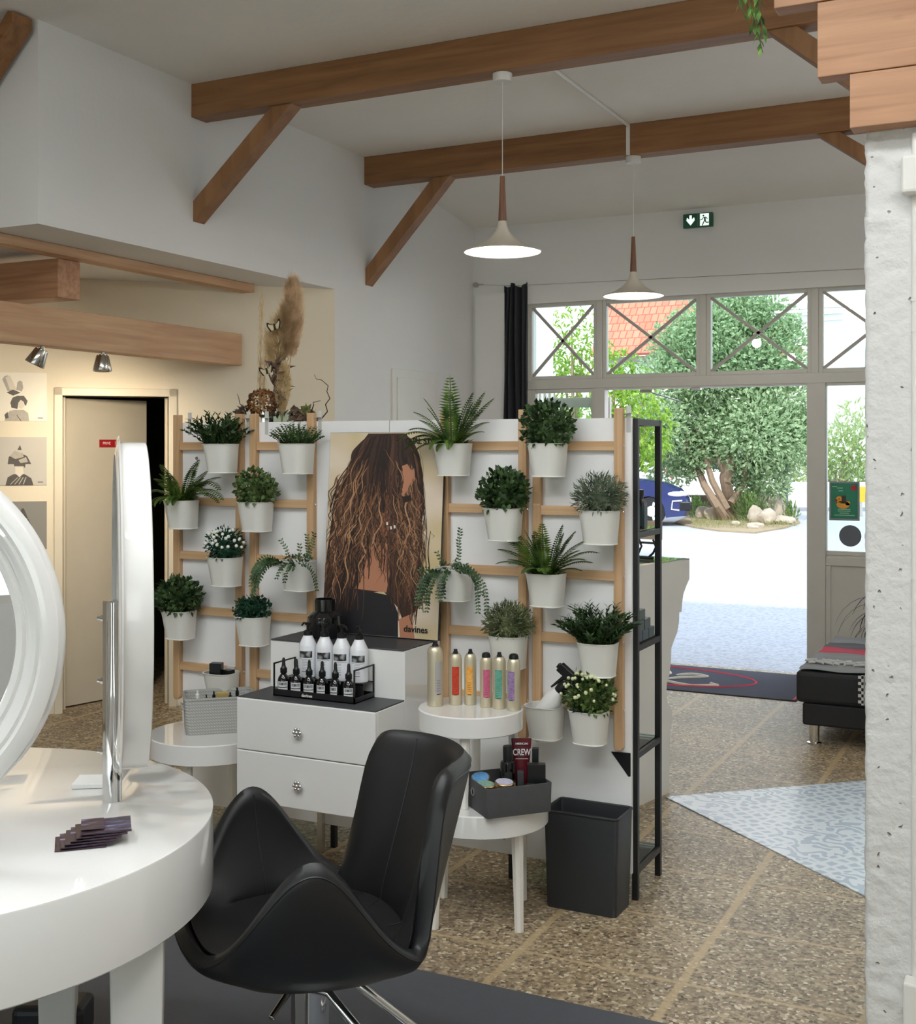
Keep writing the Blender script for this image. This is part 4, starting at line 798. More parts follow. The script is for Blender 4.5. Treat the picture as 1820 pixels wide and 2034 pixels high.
for i, (x, y, r, h, off, c, c2, lab) in enumerate(cans):
    t = thing('spray_can', lab+('' if i == 0 else ' on the stacked white round table'), 'spray can', (x, y, .7305), 0, 'champagne coloured spray cans')
    MB().lathe([(r-.002, 0), (r, .002), (r, h*.80), (r*.97, h*.84), (r*.86, h*.885), (r*.66, h*.915)], n=32).obj('can_body', M_can, t, smooth=32)
    dome = i in (3, 5)
    q = MB(); q.lathe([(r*.66, h*.914), (r*.68, h*.918), (r*.62, h*.924), (r*.3, h*.926)], n=24); q.obj('collar', M_chrome, t)
    q = MB(); q.lathe([(r*.72, h*.912), (r*.74, h*.94), (r*.62, h*.985), (r*.4, h*1.0), (r*.1, h*1.003)] if dome else [(r*.42, h*.922), (r*.40, h*.95), (r*.30, h*.962), (r*.30, h*.997), (r*.27, h)], n=20); q.obj('nozzle', M_black, t, smooth=32)
    a0 = math.radians(-64+off); hw = .56 if i else .48; q = MB(); q.patch((0, 0, 0), r+.0003, h*.19, h*.70, a0-hw, a0+hw, m=0); q.patch((0, 0, 0), r+.0005, h*.188, h*.200, a0-hw*.5, a0+hw*.6, m=1)
    for kk in range(5): q.patch((0, 0, 0), r+.0005, h*(.24+.04*kk), h*(.255+.04*kk), a0-hw*.55, a0+hw*.45, m=2)
    q.obj('label', [label_mat('can label '+'abcdef'[i], S(*c), S(*c2)), M_ink, mat('label shade '+'abcdef'[i], S(*[q_*.8 for q_ in c]), .5)], t, fix=False)
# felt basket with styling products
bk = thing('felt_basket', 'dark grey felt basket with chrome eyelets holding tins and a dark red tube', 'basket', (-1.688, 3.772, .4155), math.radians(48))
def open_box(w_, d_, h_, r, th, flare=1.0, n=5):
    b = MB(); ring = lambda s, z, g=0: [(x, y, z) for x, y in rrect(w_*s+g, d_*s+g, max(.002, r+g/2), n)]
    b.loft([ring(1, 0), ring(flare, h_-.002), ring(flare, h_, -.002), ring(flare, h_, -2*th+.002), ring(flare, h_-.002, -2*th), ring(1, th, -2*th)]); return b
open_box(.238, .228, .098, .012, .007, 1.02).obj('basket_body', M_dgrey, bk)
for sx in (-1, 1):
    q = MB(); q.at((sx*.1215, -.0, .062), 0, 0, PI/2).lathe([(.009, -.003), (.015, -.003), (.0155, 0), (.015, .003), (.009, .003)], n=24, caps=(False, False)); q.at().obj('eyelet', M_chrome, bk)
    q = MB(); q.at((sx*.1215, 0, .062), 0, 0, PI/2).lathe([(.009, -.0026), (.009, .0026)], n=20); q.at().obj('eyelet_hole', M_black, bk)
t = thing('styling_bottle', 'black round styling bottle in the felt basket', 'bottle', (-1.690, 3.790, .4230)); MB().lathe([(.024, 0), (.026, .003), (.026, .135), (.024, .142), (.016, .145)], n=28).obj('bottle', M_amber, t, smooth=32); MB().lathe([(.0165, .145), (.017, .19), (.015, .195)], n=20).obj('cap', M_black, t)
q = MB(); q.patch((0, 0, 0), .0264, .06, .11, VA-.5, VA+.5); q.patch((0, 0, 0), .0264, .03, .034, VA-.5, VA+.5); q.obj('label', mat('dark label', S(40, 44, 44), .6), t, fix=False)
t = thing('styling_tube', 'dark red styling tube with white CREW lettering standing in the felt basket', 'tube', (-1.662, 3.845, .4232), math.radians(27))
MR = mat('dark red tube plastic', S(96, 22, 34), .35); q = MB(); rings = []
for z, w_, d_ in ((.0, .040, .038), (.03, .042, .038), (.10, .052, .028), (.17, .064, .010), (.205, .070, .004), (.212, .070, .0035)): rings.append([(w_/2*math.cos(2*PI*i/24), d_/2*math.sin(2*PI*i/24), z) for i in range(24)])
q.loft(rings); q.obj('tube_body', MR, t)
text('CREW', .030, M_white, t, (0, -.0105, .165), (PI/2-.10, 0, 0), sx=.72, bold=.0006); text('AMERICAN', .010, M_white, t, (0, -.0066, .194), (PI/2-.09, 0, 0), sx=.9, bold=.0002)
q = MB(); q.hexa([(-.022, -.0126, .143), (.022, -.0126, .143), (.022, -.0122, .143), (-.022, -.0122, .143), (-.022, -.0126, .1442), (.022, -.0126, .1442), (.022, -.0122, .1442), (-.022, -.0122, .1442)]); q.obj('underline', M_white, t, smooth=0)
for i, (x, y, z, w_, d_, h_, r, lab) in enumerate(((-1.585, 3.795, .423, .062, .030, .145, .42, 'flat black carton standing at the right corner of the felt basket'), (-1.632, 3.768, .423, .022, .03, .12, .42, 'slim grey-black carton between bottle and flat carton in the felt basket'), (-1.608, 3.842, .423, .022, .022, .185, .3, 'thin black tube behind the flat carton in the felt basket'))):
    tag(MB().box(-w_/2, w_/2, -d_/2, d_/2, 0, h_).obj('carton', (M_black, mat('grey black carton', S(58, 60, 62), .5), M_black)[i], smooth=0, bevel=.0015, loc=(x, y, z)), lab, 'box').rotation_euler = (0, 0, r)
for i, (x, y, z, c, lab, tx) in enumerate(((-1.775, 3.752, .489, (96, 160, 214), 'tilted tin with blue lid at the left corner of the felt basket', .30), (-1.728, 3.690, .484, (120, 156, 140), 'tin with sea-green lid at the front corner of the felt basket', .05), (-1.670, 3.715, .492, (186, 184, 206), 'tin with lilac lid lying beside the green one in the felt basket', .08))):
    t = thing('styling_tin', lab, 'tin', (x, y, z)); t.rotation_euler = (tx, .1, 0)
    MB().lathe([(.031, 0), (.033, .002), (.033, .022), (.031, .024)], n=32).obj('tin_body', mat('gold tin '+'abc'[i], S(196, 164, 120), .28, .85), t); q = MB(); q.lathe([(.029, .0242), (.029, .0248)], n=30); q.obj('lid_label', label_mat('tin lid '+'abc'[i], S(*c), S(*[min(255, v+26) for v in c])), t)
    MB().lathe([(.030, -.072+.0), (.030, 0)], n=28).obj('tin_stand', mat('dark jar '+'abc'[i], S(60, 58, 52), .5), t) if i == 9 else None
for i, (x, y, lab) in enumerate(((-1.662, 3.752, 'small jar with yellow label in front of the black bottle'), (-1.585, 3.745, 'small jar with yellow label at the right rim of the felt basket'))):
    t = thing('wax_jar', lab, 'jar', (x, y, .4232)); MB().lathe([(.018, 0), (.019, .002), (.019, .085), (.017, .087)], n=22).obj('jar_body', M_black, t); q = MB(); q.patch((0, 0, 0), .0193, .068, .084, VA-.9, VA+.9); q.obj('label', mat('yellow label '+'ab'[i], S(168, 158, 70), .5), t, fix=False)
# wicker basket and bottles on the left table
def wicker():
    m, nt, p = new_mat('grey woven cord'); p.inputs['Roughness'].default_value = .8; tcn = N(nt, 'TexCoord'); mp = N(nt, 'Mapping'); nt.links.new(tcn.outputs['Object'], mp.inputs['Vector'])
    w1 = N(nt, 'TexWave', bands_direction='Z'); w1.inputs['Scale'].default_value = 26; nt.links.new(mp.outputs[0], w1.inputs['Vector']); w2 = N(nt, 'TexWave', bands_direction='DIAGONAL'); w2.inputs['Scale'].default_value = 60; nt.links.new(mp.outputs[0], w2.inputs['Vector'])
    a = N(nt, 'Math', operation='MULTIPLY'); nt.links.new(w1.outputs['Fac'], a.inputs[0]); nt.links.new(w2.outputs['Fac'], a.inputs[1])
    cr = N(nt, 'ValToRGB'); cr.color_ramp.elements[0].color = (*S(158, 158, 154), 1); cr.color_ramp.elements[1].color = (*S(190, 190, 184), 1); cr.color_ramp.elements[1].position = .7; nt.links.new(a.outputs[0], cr.inputs[0]); nt.links.new(cr.outputs[0], p.inputs['Base Color'])
    bu = N(nt, 'Bump'); bu.inputs['Strength'].default_value = .35; bu.inputs['Distance'].default_value = .004; nt.links.new(a.outputs[0], bu.inputs['Height']); nt.links.new(bu.outputs[0], p.inputs['Normal']); return m
wb_ = thing('wicker_basket', 'grey woven basket of small bottles on the left round table', 'basket', (-3.055, 3.960, .5005), math.radians(42)); MW = wicker()
open_box(.27, .185, .140, .02, .009, 1.05).obj('basket_body', MW, wb_)
MB().tube([(x*1.055, y*1.055, .140) for x, y in rrect(.262, .178, .02, 5)]+[(.131*1.055, .069*1.055, .14)], .006, 8).obj('basket_rim', MW, wb_)
q = MB(); q.tube([(-.141, -.055, .095), (-.149, -.05, .102), (-.149, .05, .102), (-.141, .055, .095)], .004, 6); q.obj('handle', MW, wb_)
def in_b(lx, ly): a = math.radians(42); return (-3.055+lx*math.cos(a)-ly*math.sin(a), 3.960+lx*math.sin(a)+ly*math.cos(a), .5105)
for i, (lx, ly, h, r, m, lab) in enumerate(((-.085, .02, .145, .014, 'w', 'small white pump bottle in the wicker basket'), (-.052, -.02, .135, .008, 'k', 'slim black-capped vial in the wicker basket'), (-.02, .01, .140, .011, 'k', 'dark brown bottle in the wicker basket'), (.045, .0, .135, .011, 'k', 'black-capped bottle beside the gold box in the wicker basket'), (.075, .02, .150, .012, 'k', 'tall black pump bottle at the back of the wicker basket'))):
    t = thing('small_bottle', lab, 'bottle', in_b(lx, ly), 0, 'small bottles in the wicker basket'); MB().lathe([(r, 0), (r, h*.68), (r*.5, h*.76), (r*.5, h*.8)], n=16).obj('bottle', M_bot if m == 'w' else M_amber, t); MB().lathe([(r*.62, h*.79), (r*.62, h*.9), (r*.3, h*.92), (r*.3, h)], n=12).obj('cap', M_white if m == 'w' else M_black, t)
gb = tag(MB().box(-.025, .025, -.014, .014, 0, .138).obj('gold_box', mat('gold carton', S(196, 172, 104), .35, .3, var=.2, vs=40), smooth=0, bevel=.001, loc=in_b(.012, .0)), 'gold carton standing among the bottles in the wicker basket', 'box'); gb.rotation_euler = (0, 0, .6)

# bin
bn = thing('waste_bin', 'black rectangular waste bin at the open end of the plant wall', 'bin', (-1.504, 4.085, 0)); open_box(.262, .158, .348, .014, .005, 1.07).obj('bin_body', M_bin, bn)
MB().tube([(x, y, .346) for x, y in rrect(.278, .168, .014, 5)]+[(.139, .070, .346)], .005, 8).obj('bin_rim', M_bin, bn)
# products on the open shelves
M_tealb = mat('dark teal carton', S(52, 78, 84), .5, var=.15)
for i, (x, y, lab) in enumerate(((-1.405, 4.28, 'black bottle with teal label at the front of the upper shelf'), (-1.395, 4.34, 'second black bottle with teal label on the upper shelf'), (-1.46, 4.31, 'black bottle behind the panel edge on the upper shelf'))):
    t = thing('shelf_bottle', lab, 'bottle', (x, y, 1.3435), 0, 'black bottles on the upper shelf'); q = MB(); q.loft([[(px, py, z) for px, py in rrect(w_, w_, .006, 3)] for z, w_ in ((0, .05), (.095, .05), (.112, .030))]); q.obj('bottle', M_black, t); MB().lathe([(.016, .112), (.019, .142), (.017, .146)], n=16).obj('cap', M_black, t)
    q = MB(); q.box(-.02, .02, -.0256, -.0252, .01, .085); q.box(.0252, .0256, -.02, .02, .01, .085); q.obj('label', M_tealb, t, smooth=0)
bx = [(-1.415, 4.25, 0, 0), (-1.415, 4.325, 0, 1), (-1.415, 4.40, 0, 2), (-1.415, 4.27, 1, 3), (-1.415, 4.35, 1, 4), (-1.42, 4.30, 2, 5)]
for x, y, lv, k in bx:
    lab = ('front', 'middle', 'rear')[k]+' blue-grey carton in the bottom layer on the shelf' if k < 3 else (('front', 'rear')[k-3]+' blue-grey carton in the second layer on the shelf' if k < 5 else 'single blue-grey carton on top of the stack on the shelf')
    tag(MB().box(-.05, .05, -.035, .035, 0, .038).obj('product_carton', mat('blue grey carton '+'abcdef'[k], S(62+k*3, 76+k*2, 86), .5), smooth=0, bevel=.002, loc=(x, y, .9305+lv*.0385)), lab, 'box', 'blue-grey cartons stacked on the shelf')
# ================================================================== FOREGROUND: styling table, mirrors, chair
TX, TY, TR, TZ = -2.325, 1.880, .680, .80
tt = thing('styling_table', 'large glossy white round styling table carrying the round mirrors', 'table', (TX, TY, 0))
MB().lathe([(TR-.004, TZ-.178), (TR, TZ-.174), (TR, TZ-.005), (TR-.0015, TZ-.0015), (TR-.005, TZ)], n=128).obj('tabletop', M_gloss, tt, smooth=30)
for a in (-79, 11, 101, 191):
    a = math.radians(a); q = MB(); q.at((.585*math.cos(a), .585*math.sin(a), 0), a+math.radians(27)); 
    q.loft([[(x, y, 0) for x, y in rrect(.090, .090, .006, 2)], [(x, y, TZ-.176) for x, y in rrect(.112, .112, .006, 2)]]); q.at(); q.obj('leg', M_satin, tt, smooth=20)
def ring_mirror(loc, rz, R, th, lab, fwidth=.095):
    """round mirror, glass facing local -y"""
    t = thing('round_mirror', lab, 'mirror', loc, rz, 'round mirrors on the styling table'); q = MB(); q.M = Matrix.Rotation(PI/2, 4, 'X')
    prof = [(R-fwidth, .012), (R-fwidth+.004, .020), (R-fwidth+.018, .026), (R-fwidth+.024, .022), (R-fwidth+.030, .030), (R-fwidth+.050, .040), (R-fwidth+.056, .036), (R-.030, .046), (R-.014, .044), (R-.002, .036), (R, .030), (R, .030-th+.002), (R-.003, .030-th), (R-fwidth, .030-th)]
    q.loft([[(r*math.cos(2*PI*i/128), r*math.sin(2*PI*i/128), z) for i in range(128)] for r, z in prof], caps=(False, False)); q.obj('mirror_frame', M_gloss, t, smooth=32)
    g = MB(); g.M = Matrix.Rotation(PI/2, 4, 'X'); g.lathe([(R-fwidth+.002, .010), (R-fwidth+.002, .013)], n=96); g.obj('glass', M_mirror, t, smooth=20)
    g = MB(); g.M = Matrix.Rotation(PI/2, 4, 'X'); g.lathe([(R-.004, .029-th+.001), (R-.004, .029-th+.004)], n=96); g.obj('back_plate', M_satin, t, smooth=20)
    return t
def pole(x, y, lab, rz):
    t = thing('mirror_pole', lab, 'pole', (x, y, TZ+.0005), rz, 'chrome mirror poles on the styling table')
    MB().lathe([(.0225, 0), (.0225, .475), (.021, .480)], n=40).obj('tube', M_chrome, t, smooth=32)
    for z in (.115, .285, .435):
        q = MB(); q.cyl((.021, 0, z), (.034, 0, z), .006, n=12); q.cyl((-.021, 0, z), (-.030, 0, z), .0075, n=12); q.cyl((-.030, 0, z), (-.040, 0, z), .0045, n=12); q.obj('fixing_pin', M_chrome, t)
    return t
pole(-2.024, 2.212, 'chrome pole carrying the round mirror seen edge-on', YAW-math.radians(18))
m2 = ring_mirror((-1.989, 2.250, 1.272), YAW-PI/2-math.radians(-18)-math.radians(36)+math.radians(0),   .388, .056, 'round white-framed mirror seen almost edge-on, left of the plant wall', .04)
m2.rotation_euler = (0, 0, YAW-PI/2+math.radians(17.2))
m1 = ring_mirror((-2.115, 1.629, 1.270), YAW, .386, .035, 'round mirror with moulded white frame cut by the left photo edge')
pole(-2.155, 1.695, 'chrome pole hidden behind the moulded round mirror', YAW)
# leaflets, card
def leaflet_mat():
    m, nt, p = new_mat('dark violet leaflet print'); p.inputs['Roughness'].default_value = .3; tcn = N(nt, 'TexCoord'); no = N(nt, 'TexNoise'); no.inputs['Scale'].default_value = 38; no.inputs['Detail'].default_value = 3
    mp = N(nt, 'Mapping'); mp.inputs['Scale'].default_value = (.5, 1.6, 1); nt.links.new(tcn.outputs['Object'], mp.inputs['Vector']); nt.links.new(mp.outputs[0], no.inputs['Vector']); cr = N(nt, 'ValToRGB'); e = cr.color_ramp.elements
    e[0].position = .3; e[0].color = (*S(40, 28, 40), 1); e[1].position = .75; e[1].color = (*S(214, 212, 226), 1); q = e.new(.52); q.color = (*S(70, 54, 70), 1); q = e.new(.62); q.color = (*S(96, 96, 140), 1)
    nt.links.new(no.outputs['Fac'], cr.inputs[0]); nt.links.new(cr.outputs[0], p.inputs['Base Color']); return m
ML = leaflet_mat(); MLd = mat('dark leaflet print', S(62, 46, 58), .3, var=.2, vs=30)
tops = ['bottom', 'second lowest', 'third lowest', 'fourth lowest', 'second from the top', 'topmost']
for k in range(6):
    t = thing('leaflet', f'dark folded leaflet, {tops[k]} of the stack on the white styling table', 'leaflet', (-1.868+.006*k, 1.945+.009*k, TZ+.0008+.0052*k), math.radians(44)+.03*math.sin(k*2), 'folded leaflets stacked on the styling table')
    q = MB(); a = .0022
    q.box(-.052, .052, -.05, .05, 0, .0007, 1); q.hexa([(-.052, -.05, .0008), (.052, -.05, .0008), (.052, .05, .0008), (-.052, .05, .0008), (-.052, -.05, .0014), (.052, -.05, .0044), (.052, .05, .0044), (-.052, .05, .0014)], 0); q.box(-.052, -.004, -.03, .05, .0046, .0048, 0) if k == 5 else None
    q.obj('folded_sheet', [ML if k in (5, 3, 1) else MLd, MLd], t, smooth=0)
cb = tag(MB().box(-.045, .045, -.045, .045, 0, .012).obj('card_box', M_white, smooth=0, bevel=.002, loc=(-2.165, 2.300, TZ+.0006)), 'flat white box lying behind the chrome pole on the styling table', 'box'); cb.rotation_euler = (0, 0, .55)
fb = tag(MB().box(-.10, .10, -.06, .06, 0, .10).obj('footrest', M_bin, smooth=0, bevel=.02, seg=3, loc=(-2.50, 2.50, .0095)), 'dark rounded footrest box under the white styling table', 'footrest'); fb.rotation_euler = (0, 0, .46)

# ---- salon chair
SCX, SCY = -1.600, 2.447
chr_ = thing('salon_chair', 'black butterfly salon chair with winged arms on a chrome hydraulic base', 'chair', (SCX, SCY, .009), YAW+math.radians(22))
# local frame: backrest towards +x, far arm towards +y, open front towards -x
def hprof(th):     # rim height over the shell bottom for bearing th (0 = back)
    a = abs((th+PI) % (2*PI)-PI)
    def bump(c, wd, p=2.2): return math.exp(-abs((a-c)/wd)**p)
    return .035+.400*bump(0, .955, 13)+.255*bump(math.radians(106), .48, 2.0)+.02*bump(PI, .5)
def rprof(th):
    a = abs((th+PI) % (2*PI)-PI)
    rx = .285 if a < PI/2 else .305; ry = .315; c, s_ = abs(math.cos(a)), abs(math.sin(a)); p = 2.4
    return 1/((c/rx)**p+(s_/ry)**p)**(1/p)
ZB = .410
def shell_pt(th, v):
    """v 0..1 from the middle of the seat to the rim"""
    R = rprof(th); h = hprof(th); a = abs((th+PI) % (2*PI)-PI)
    if v < .5:
        f = v/.5; r = R*.80*f; z = .055*(f**3)*.5
    else:
        f = (v-.5)/.5; r = R*(.80+.20*math.sin(f*PI/2)); 
        flare = (.005+.078*math.exp(-(a/.55)**2.4))*f**1.5; r += flare*math.sin(min(1, h/.42)*PI/2); z = .0275+(h-.0275)*f**1.0
        if a > 2.2: z = .0275+(h-.0275)*f
    return Vector((r*math.cos(th), r*math.sin(th), z))
nth, nv = 168, 24; T0 = .062
bm = bmesh.new(); inn = []; outt = []
def nrm(th, v):
    e = 1e-3; a = shell_pt(th+e, v)-shell_pt(th-e, v); b = shell_pt(th, min(1, v+e))-shell_pt(th, max(0.001, v-e)); n = a.cross(b)
    return n.normalized() if n.length > 1e-12 else Vector((0, 0, 1))
vs = []; fs = []
cols = []
for i in range(nth):
    th = 2*PI*i/nth; col = []
    for k in range(1, nv+1):                       # inside surface, centre to rim
        v = k/nv; p = shell_pt(th, v); n = nrm(th, v); th_ = T0*(1.0-.35*max(0, v-.6)/.4); col.append(p+Vector((0, 0, .0))+n*th_*.5*(-1 if n.dot(Vector((math.cos(th), math.sin(th), -1.2))) > 0 else 1))
    rimc = shell_pt(th, 1.0); col.append(rimc+Vector((0, 0, .016)))
    for k in range(nv, 0, -1):
        v = k/nv; p = shell_pt(th, v); n = nrm(th, v); th_ = T0*(1.0-.35*max(0, v-.6)/.4); col.append(p-n*th_*.5*(-1 if n.dot(Vector((math.cos(th), math.sin(th), -1.2))) > 0 else 1))
    cols.append(col)
q = MB(); nc = len(cols[0]); allv = [tuple(p+Vector((0, 0, ZB+.03))) for c_ in cols for p in c_]; faces = []
for i in range(nth):
    j = (i+1) % nth
    for k in range(nc-1): faces.append((i*nc+k, j*nc+k, j*nc+k+1, i*nc+k+1))
q.add(allv, faces); nb_ = len(q.v); q.v += [(0, 0, ZB+.03+T0*.5), (0, 0, ZB+.03-T0*.5)]
for i in range(nth):
    j = (i+1) % nth; q.f.append((nb_, j*nc, i*nc)); q.m.append(0); q.f.append((nb_+1, i*nc+nc-1, j*nc+nc-1)); q.m.append(0)
sh_ = q.obj('seat_shell', M_leather, chr_, smooth=70)
# seams: along the arm centres and round the rim
q = MB()
for th in (math.radians(106), math.radians(-106), .40, -.40):
    pts = []
    for k in range(9, nv+1):
        v = k/nv; p = shell_pt(th, v); n = nrm(th, v); s_ = (-1 if n.dot(Vector((math.cos(th), math.sin(th), -1.2))) > 0 else 1); pts.append(p+n*(T0*(1.0-.35*max(0, v-.6)/.4)*.5)*s_+Vector((0, 0, ZB+.03)))
    q.tube(pts, .0022, 5)
pts = []
for i in range(nth+1):
    th = 2*PI*i/nth; v = .985; p = shell_pt(th, v); n = nrm(th, v); s_ = (-1 if n.dot(Vector((math.cos(th), math.sin(th), -1.2))) > 0 else 1); pts.append(p-n*(T0*.66*.5)*s_+Vector((0, 0, ZB+.03)))
q.tube(pts, .0022, 5); q.obj('seam', M_leather, chr_)
MB().lathe([(.10, ZB-.035), (.10, ZB-.005), (.06, ZB+.01)], n=32).obj('seat_plate', M_blackm, chr_)
MB().lathe([(.052, .04), (.052, .20), (.036, .205), (.036, ZB-.03)], n=36).obj('column', M_chrome, chr_, smooth=30)
MB().lathe([(.29, 0), (.30, .006), (.28, .022), (.08, .045), (.052, .05)], n=64).obj('base_disc', M_chrome, chr_, smooth=30)
fr_ = MB()
for s_ in (-1, 1): fr_.tube([(.02, s_*.045, ZB-.055), (-.06, s_*.05, ZB-.06), (-.10, s_*.06, ZB-.09), (-.36, s_*.12, .13), (-.40, s_*.125, .125)], .011, 10)
fr_.tube([(-.40, -.17, .125), (-.40, .17, .125)], .013, 10)
fo = fr_.obj('footrest', M_chrome, chr_, smooth=40); fo.rotation_euler = (0, 0, math.radians(139))
q = MB(); q.box(-.055, -.030, -.02, .02, ZB-.16, ZB-.035); q.cyl((-.06, 0, ZB-.07), (-.12, -.05, ZB-.11), .008, n=8); q.obj('pump_lever', M_steel, chr_, smooth=20, bevel=.002)

# ================================================================== FLOOR COVERINGS
M_vinyl = mat('charcoal vinyl flooring', S(78, 80, 86), .55, var=.08, vs=30, bump=.1, bs=200)
fm = tag(MB().box(-5.2, -.62, -2.6, 3.325, .0005, .009).obj('floor_mat', M_vinyl, smooth=0, bevel=.002), 'charcoal floor mat under the black chair and styling table', 'mat')
def runner_mat():
    m, nt, p = new_mat('pale blue patchwork print'); p.inputs['Roughness'].default_value = .3; tcn = N(nt, 'TexCoord'); mp = N(nt, 'Mapping'); mp.inputs['Rotation'].default_value = (0, 0, .72); nt.links.new(tcn.outputs['Object'], mp.inputs['Vector'])
    ck = N(nt, 'TexVoronoi', distance='CHEBYCHEV'); ck.inputs['Scale'].default_value = 5.5; ck.inputs['Randomness'].default_value = .1; nt.links.new(mp.outputs[0], ck.inputs['Vector'])
    wv = N(nt, 'TexWave', wave_type='RINGS'); wv.inputs['Scale'].default_value = 3.2; wv.inputs['Distortion'].default_value = 14; wv.inputs['Detail'].default_value = 1.5; wv.inputs['Detail Scale'].default_value = 3.2; nt.links.new(mp.outputs[0], wv.inputs['Vector'])
    v2 = N(nt, 'TexVoronoi', feature='DISTANCE_TO_EDGE', distance='EUCLIDEAN'); v2.inputs['Scale'].default_value = 19; v2.inputs['Randomness'].default_value = .55; nt.links.new(mp.outputs[0], v2.inputs['Vector'])
    sp = N(nt, 'SeparateColor'); nt.links.new(ck.outputs['Color'], sp.inputs[0]); gt = N(nt, 'Math', operation='GREATER_THAN'); gt.inputs[1].default_value = .5; nt.links.new(sp.outputs[0], gt.inputs[0])
    mr = N(nt, 'MapRange'); mr.inputs[1].default_value = .12; mr.inputs[2].default_value = .25; nt.links.new(v2.outputs['Distance'], mr.inputs[0]); mw = N(nt, 'MapRange'); mw.inputs[1].default_value = .45; mw.inputs[2].default_value = .55; nt.links.new(wv.outputs['Fac'], mw.inputs[0])
    mx = N(nt, 'Mix', data_type='FLOAT'); nt.links.new(gt.outputs[0], mx.inputs[0]); nt.links.new(mr.outputs[0], mx.inputs[2]); nt.links.new(mw.outputs[0], mx.inputs[3])
    cl = N(nt, 'Mix', data_type='RGBA'); cl.inputs[6].default_value = (*S(234, 243, 252), 1); cl.inputs[7].default_value = (*S(182, 198, 215), 1); nt.links.new(mx.outputs[0], cl.inputs[0]); nt.links.new(cl.outputs[2], p.inputs['Base Color']); return m
q = MB(); e1 = Vector((.75, .66, 0)); e2 = Vector((.755, -.66, 0)); p0 = Vector((-1.64, 5.50, .0006)); q.prism([tuple(p0), tuple(p0+e2*1.75), tuple(p0+e2*1.75+e1*1.75), tuple(p0+e1*1.75)], (0, 0, .004))
tag(q.obj('patterned_rug', runner_mat(), smooth=0), 'pale blue patchwork patterned rug lying cornerwise beside the pillar', 'rug')
dm = thing('door_mat', 'dark blue-grey entrance mat with red oval line and cream script', 'mat', (-3.20, 7.95, .0005)); MWd, MDp = 1.70, .91
MB().box(0, MWd, 0, MDp, 0, .008).obj('mat_body', mat('blue grey mat pile', S(62, 64, 78), .95, var=.15, vs=60, bump=.3, bs=600), dm, smooth=0, bevel=.003)
q = MB(); pts = [(.62+.72*math.cos(2*PI*i/64), .455+.34*math.sin(2*PI*i/64), .0085) for i in range(65)]; q.tube(pts, .007, 4); q.box(MWd-.026, MWd-.012, .01, MDp-.01, .0079, .0086); q.obj('red_line', mat('red mat line', S(226, 70, 92), .9), dm)
q = MB()
def script(pts, r=.014):
    P_ = []; n = len(pts)
    for i in range(n-1):
        a, b, c_, d_ = [Vector(pts[max(0, min(n-1, i+k))]) for k in (-1, 0, 1, 2)]
        for s_ in range(8): u = s_/8; P_.append(.5*((2*b)+(-a+c_)*u+(2*a-5*b+4*c_-d_)*u*u+(-a+3*b-3*c_+d_)*u**3))
    P_.append(Vector(pts[-1])); q.tube([(p.x, p.y, .0085) for p in P_], [r*(.55+.45*abs(math.sin(i*.21))) for i in range(len(P_))], 6)
script([(.42, .38), (.58, .42), (.70, .52), (.66, .60), (.54, .56), (.50, .40), (.62, .28), (.76, .30)]); script([(.76, .50), (.86, .58), (.98, .54), (.80, .40), (.74, .28), (.86, .20), (1.02, .20), (1.12, .26), (1.06, .31)]); script([(.34, .52), (.40, .58), (.46, .55)], .010)
q.obj('script_lettering', mat('cream mat script', S(226, 220, 206), .9), dm)

# ================================================================== RECEPTION DESK
rd = thing('reception_desk', 'white reception desk with a curvy side profile facing the entrance', 'desk', (-1.645, 5.583, 0), math.radians(-14))
# local +y runs along the side towards the entrance, -x into the desk
PX = [(1370, 1112), (1370, 1153), (1364, 1166), (1358, 1182), (1355.5, 1200), (1354.5, 1216), (1350, 1216.5), (1349.5, 1235), (1346, 1255), (1338, 1274), (1334.5, 1284), (1334, 1305), (1331, 1335), (1326, 1352), (1325, 1375), (1327, 1392), (1333, 1402), (1336.5, 1412), (1336, 1430), (1332, 1452), (1331, 1575)]
prof = [((x-1331)*.19/39, max(0, 1.645-(y-890)/(411.5 if y < 1300 else 411.5+(y-1300)*.018))) for x, y in PX]; prof[-1] = (0, 0)
q = MB(); q.prism([(0, -.52, 0)]+[(0, o, z) for o, z in prof[::-1]]+[(0, -.52, 1.10)], (-.04, 0, 0)); q.obj('side_panel', M_satin, rd, smooth=25)
q = MB(); q.prism([(-.042, o-.03, z) for o, z in prof[::-1]]+[(-.042, -.10, 1.09), (-.042, -.10, 0)], (-1.3, 0, 0)); q.obj('front_body', M_satin, rd, smooth=25)
MB().box(-1.34, -.10, -.50, -.16, 1.100, 1.135).obj('counter_ledge', M_bamboox, rd, smooth=0, bevel=.003)
MB().box(-1.34, .0, -.10, .185, 1.100, 1.106).obj('glass_top', M_glassg, rd, smooth=0)
ds = thing('display_stand', 'beige card on a black curled wire stand on the reception desk', 'display stand', (-1.80, 5.65, 1.1065), math.radians(-14)); 
MB().box(-.30, .105, 0, .012, .095, .185).obj('card', mat('beige card', S(186, 172, 150), .6), ds, smooth=0, bevel=.002)
q = MB()
for x in (-.25, -.15, -.05, .03): q.tube([(x, 0, .004), (x+.03, .0, .03), (x+.045, 0, .06), (x+.03, 0, .095)], .006, 6)
q.tube([(-.30, 0, .078), (.10, 0, .078)], .006, 6); q.tube([(-.30, 0, .006), (.06, 0, .006)], .008, 6); q.obj('wire_stand', M_blackm, ds)

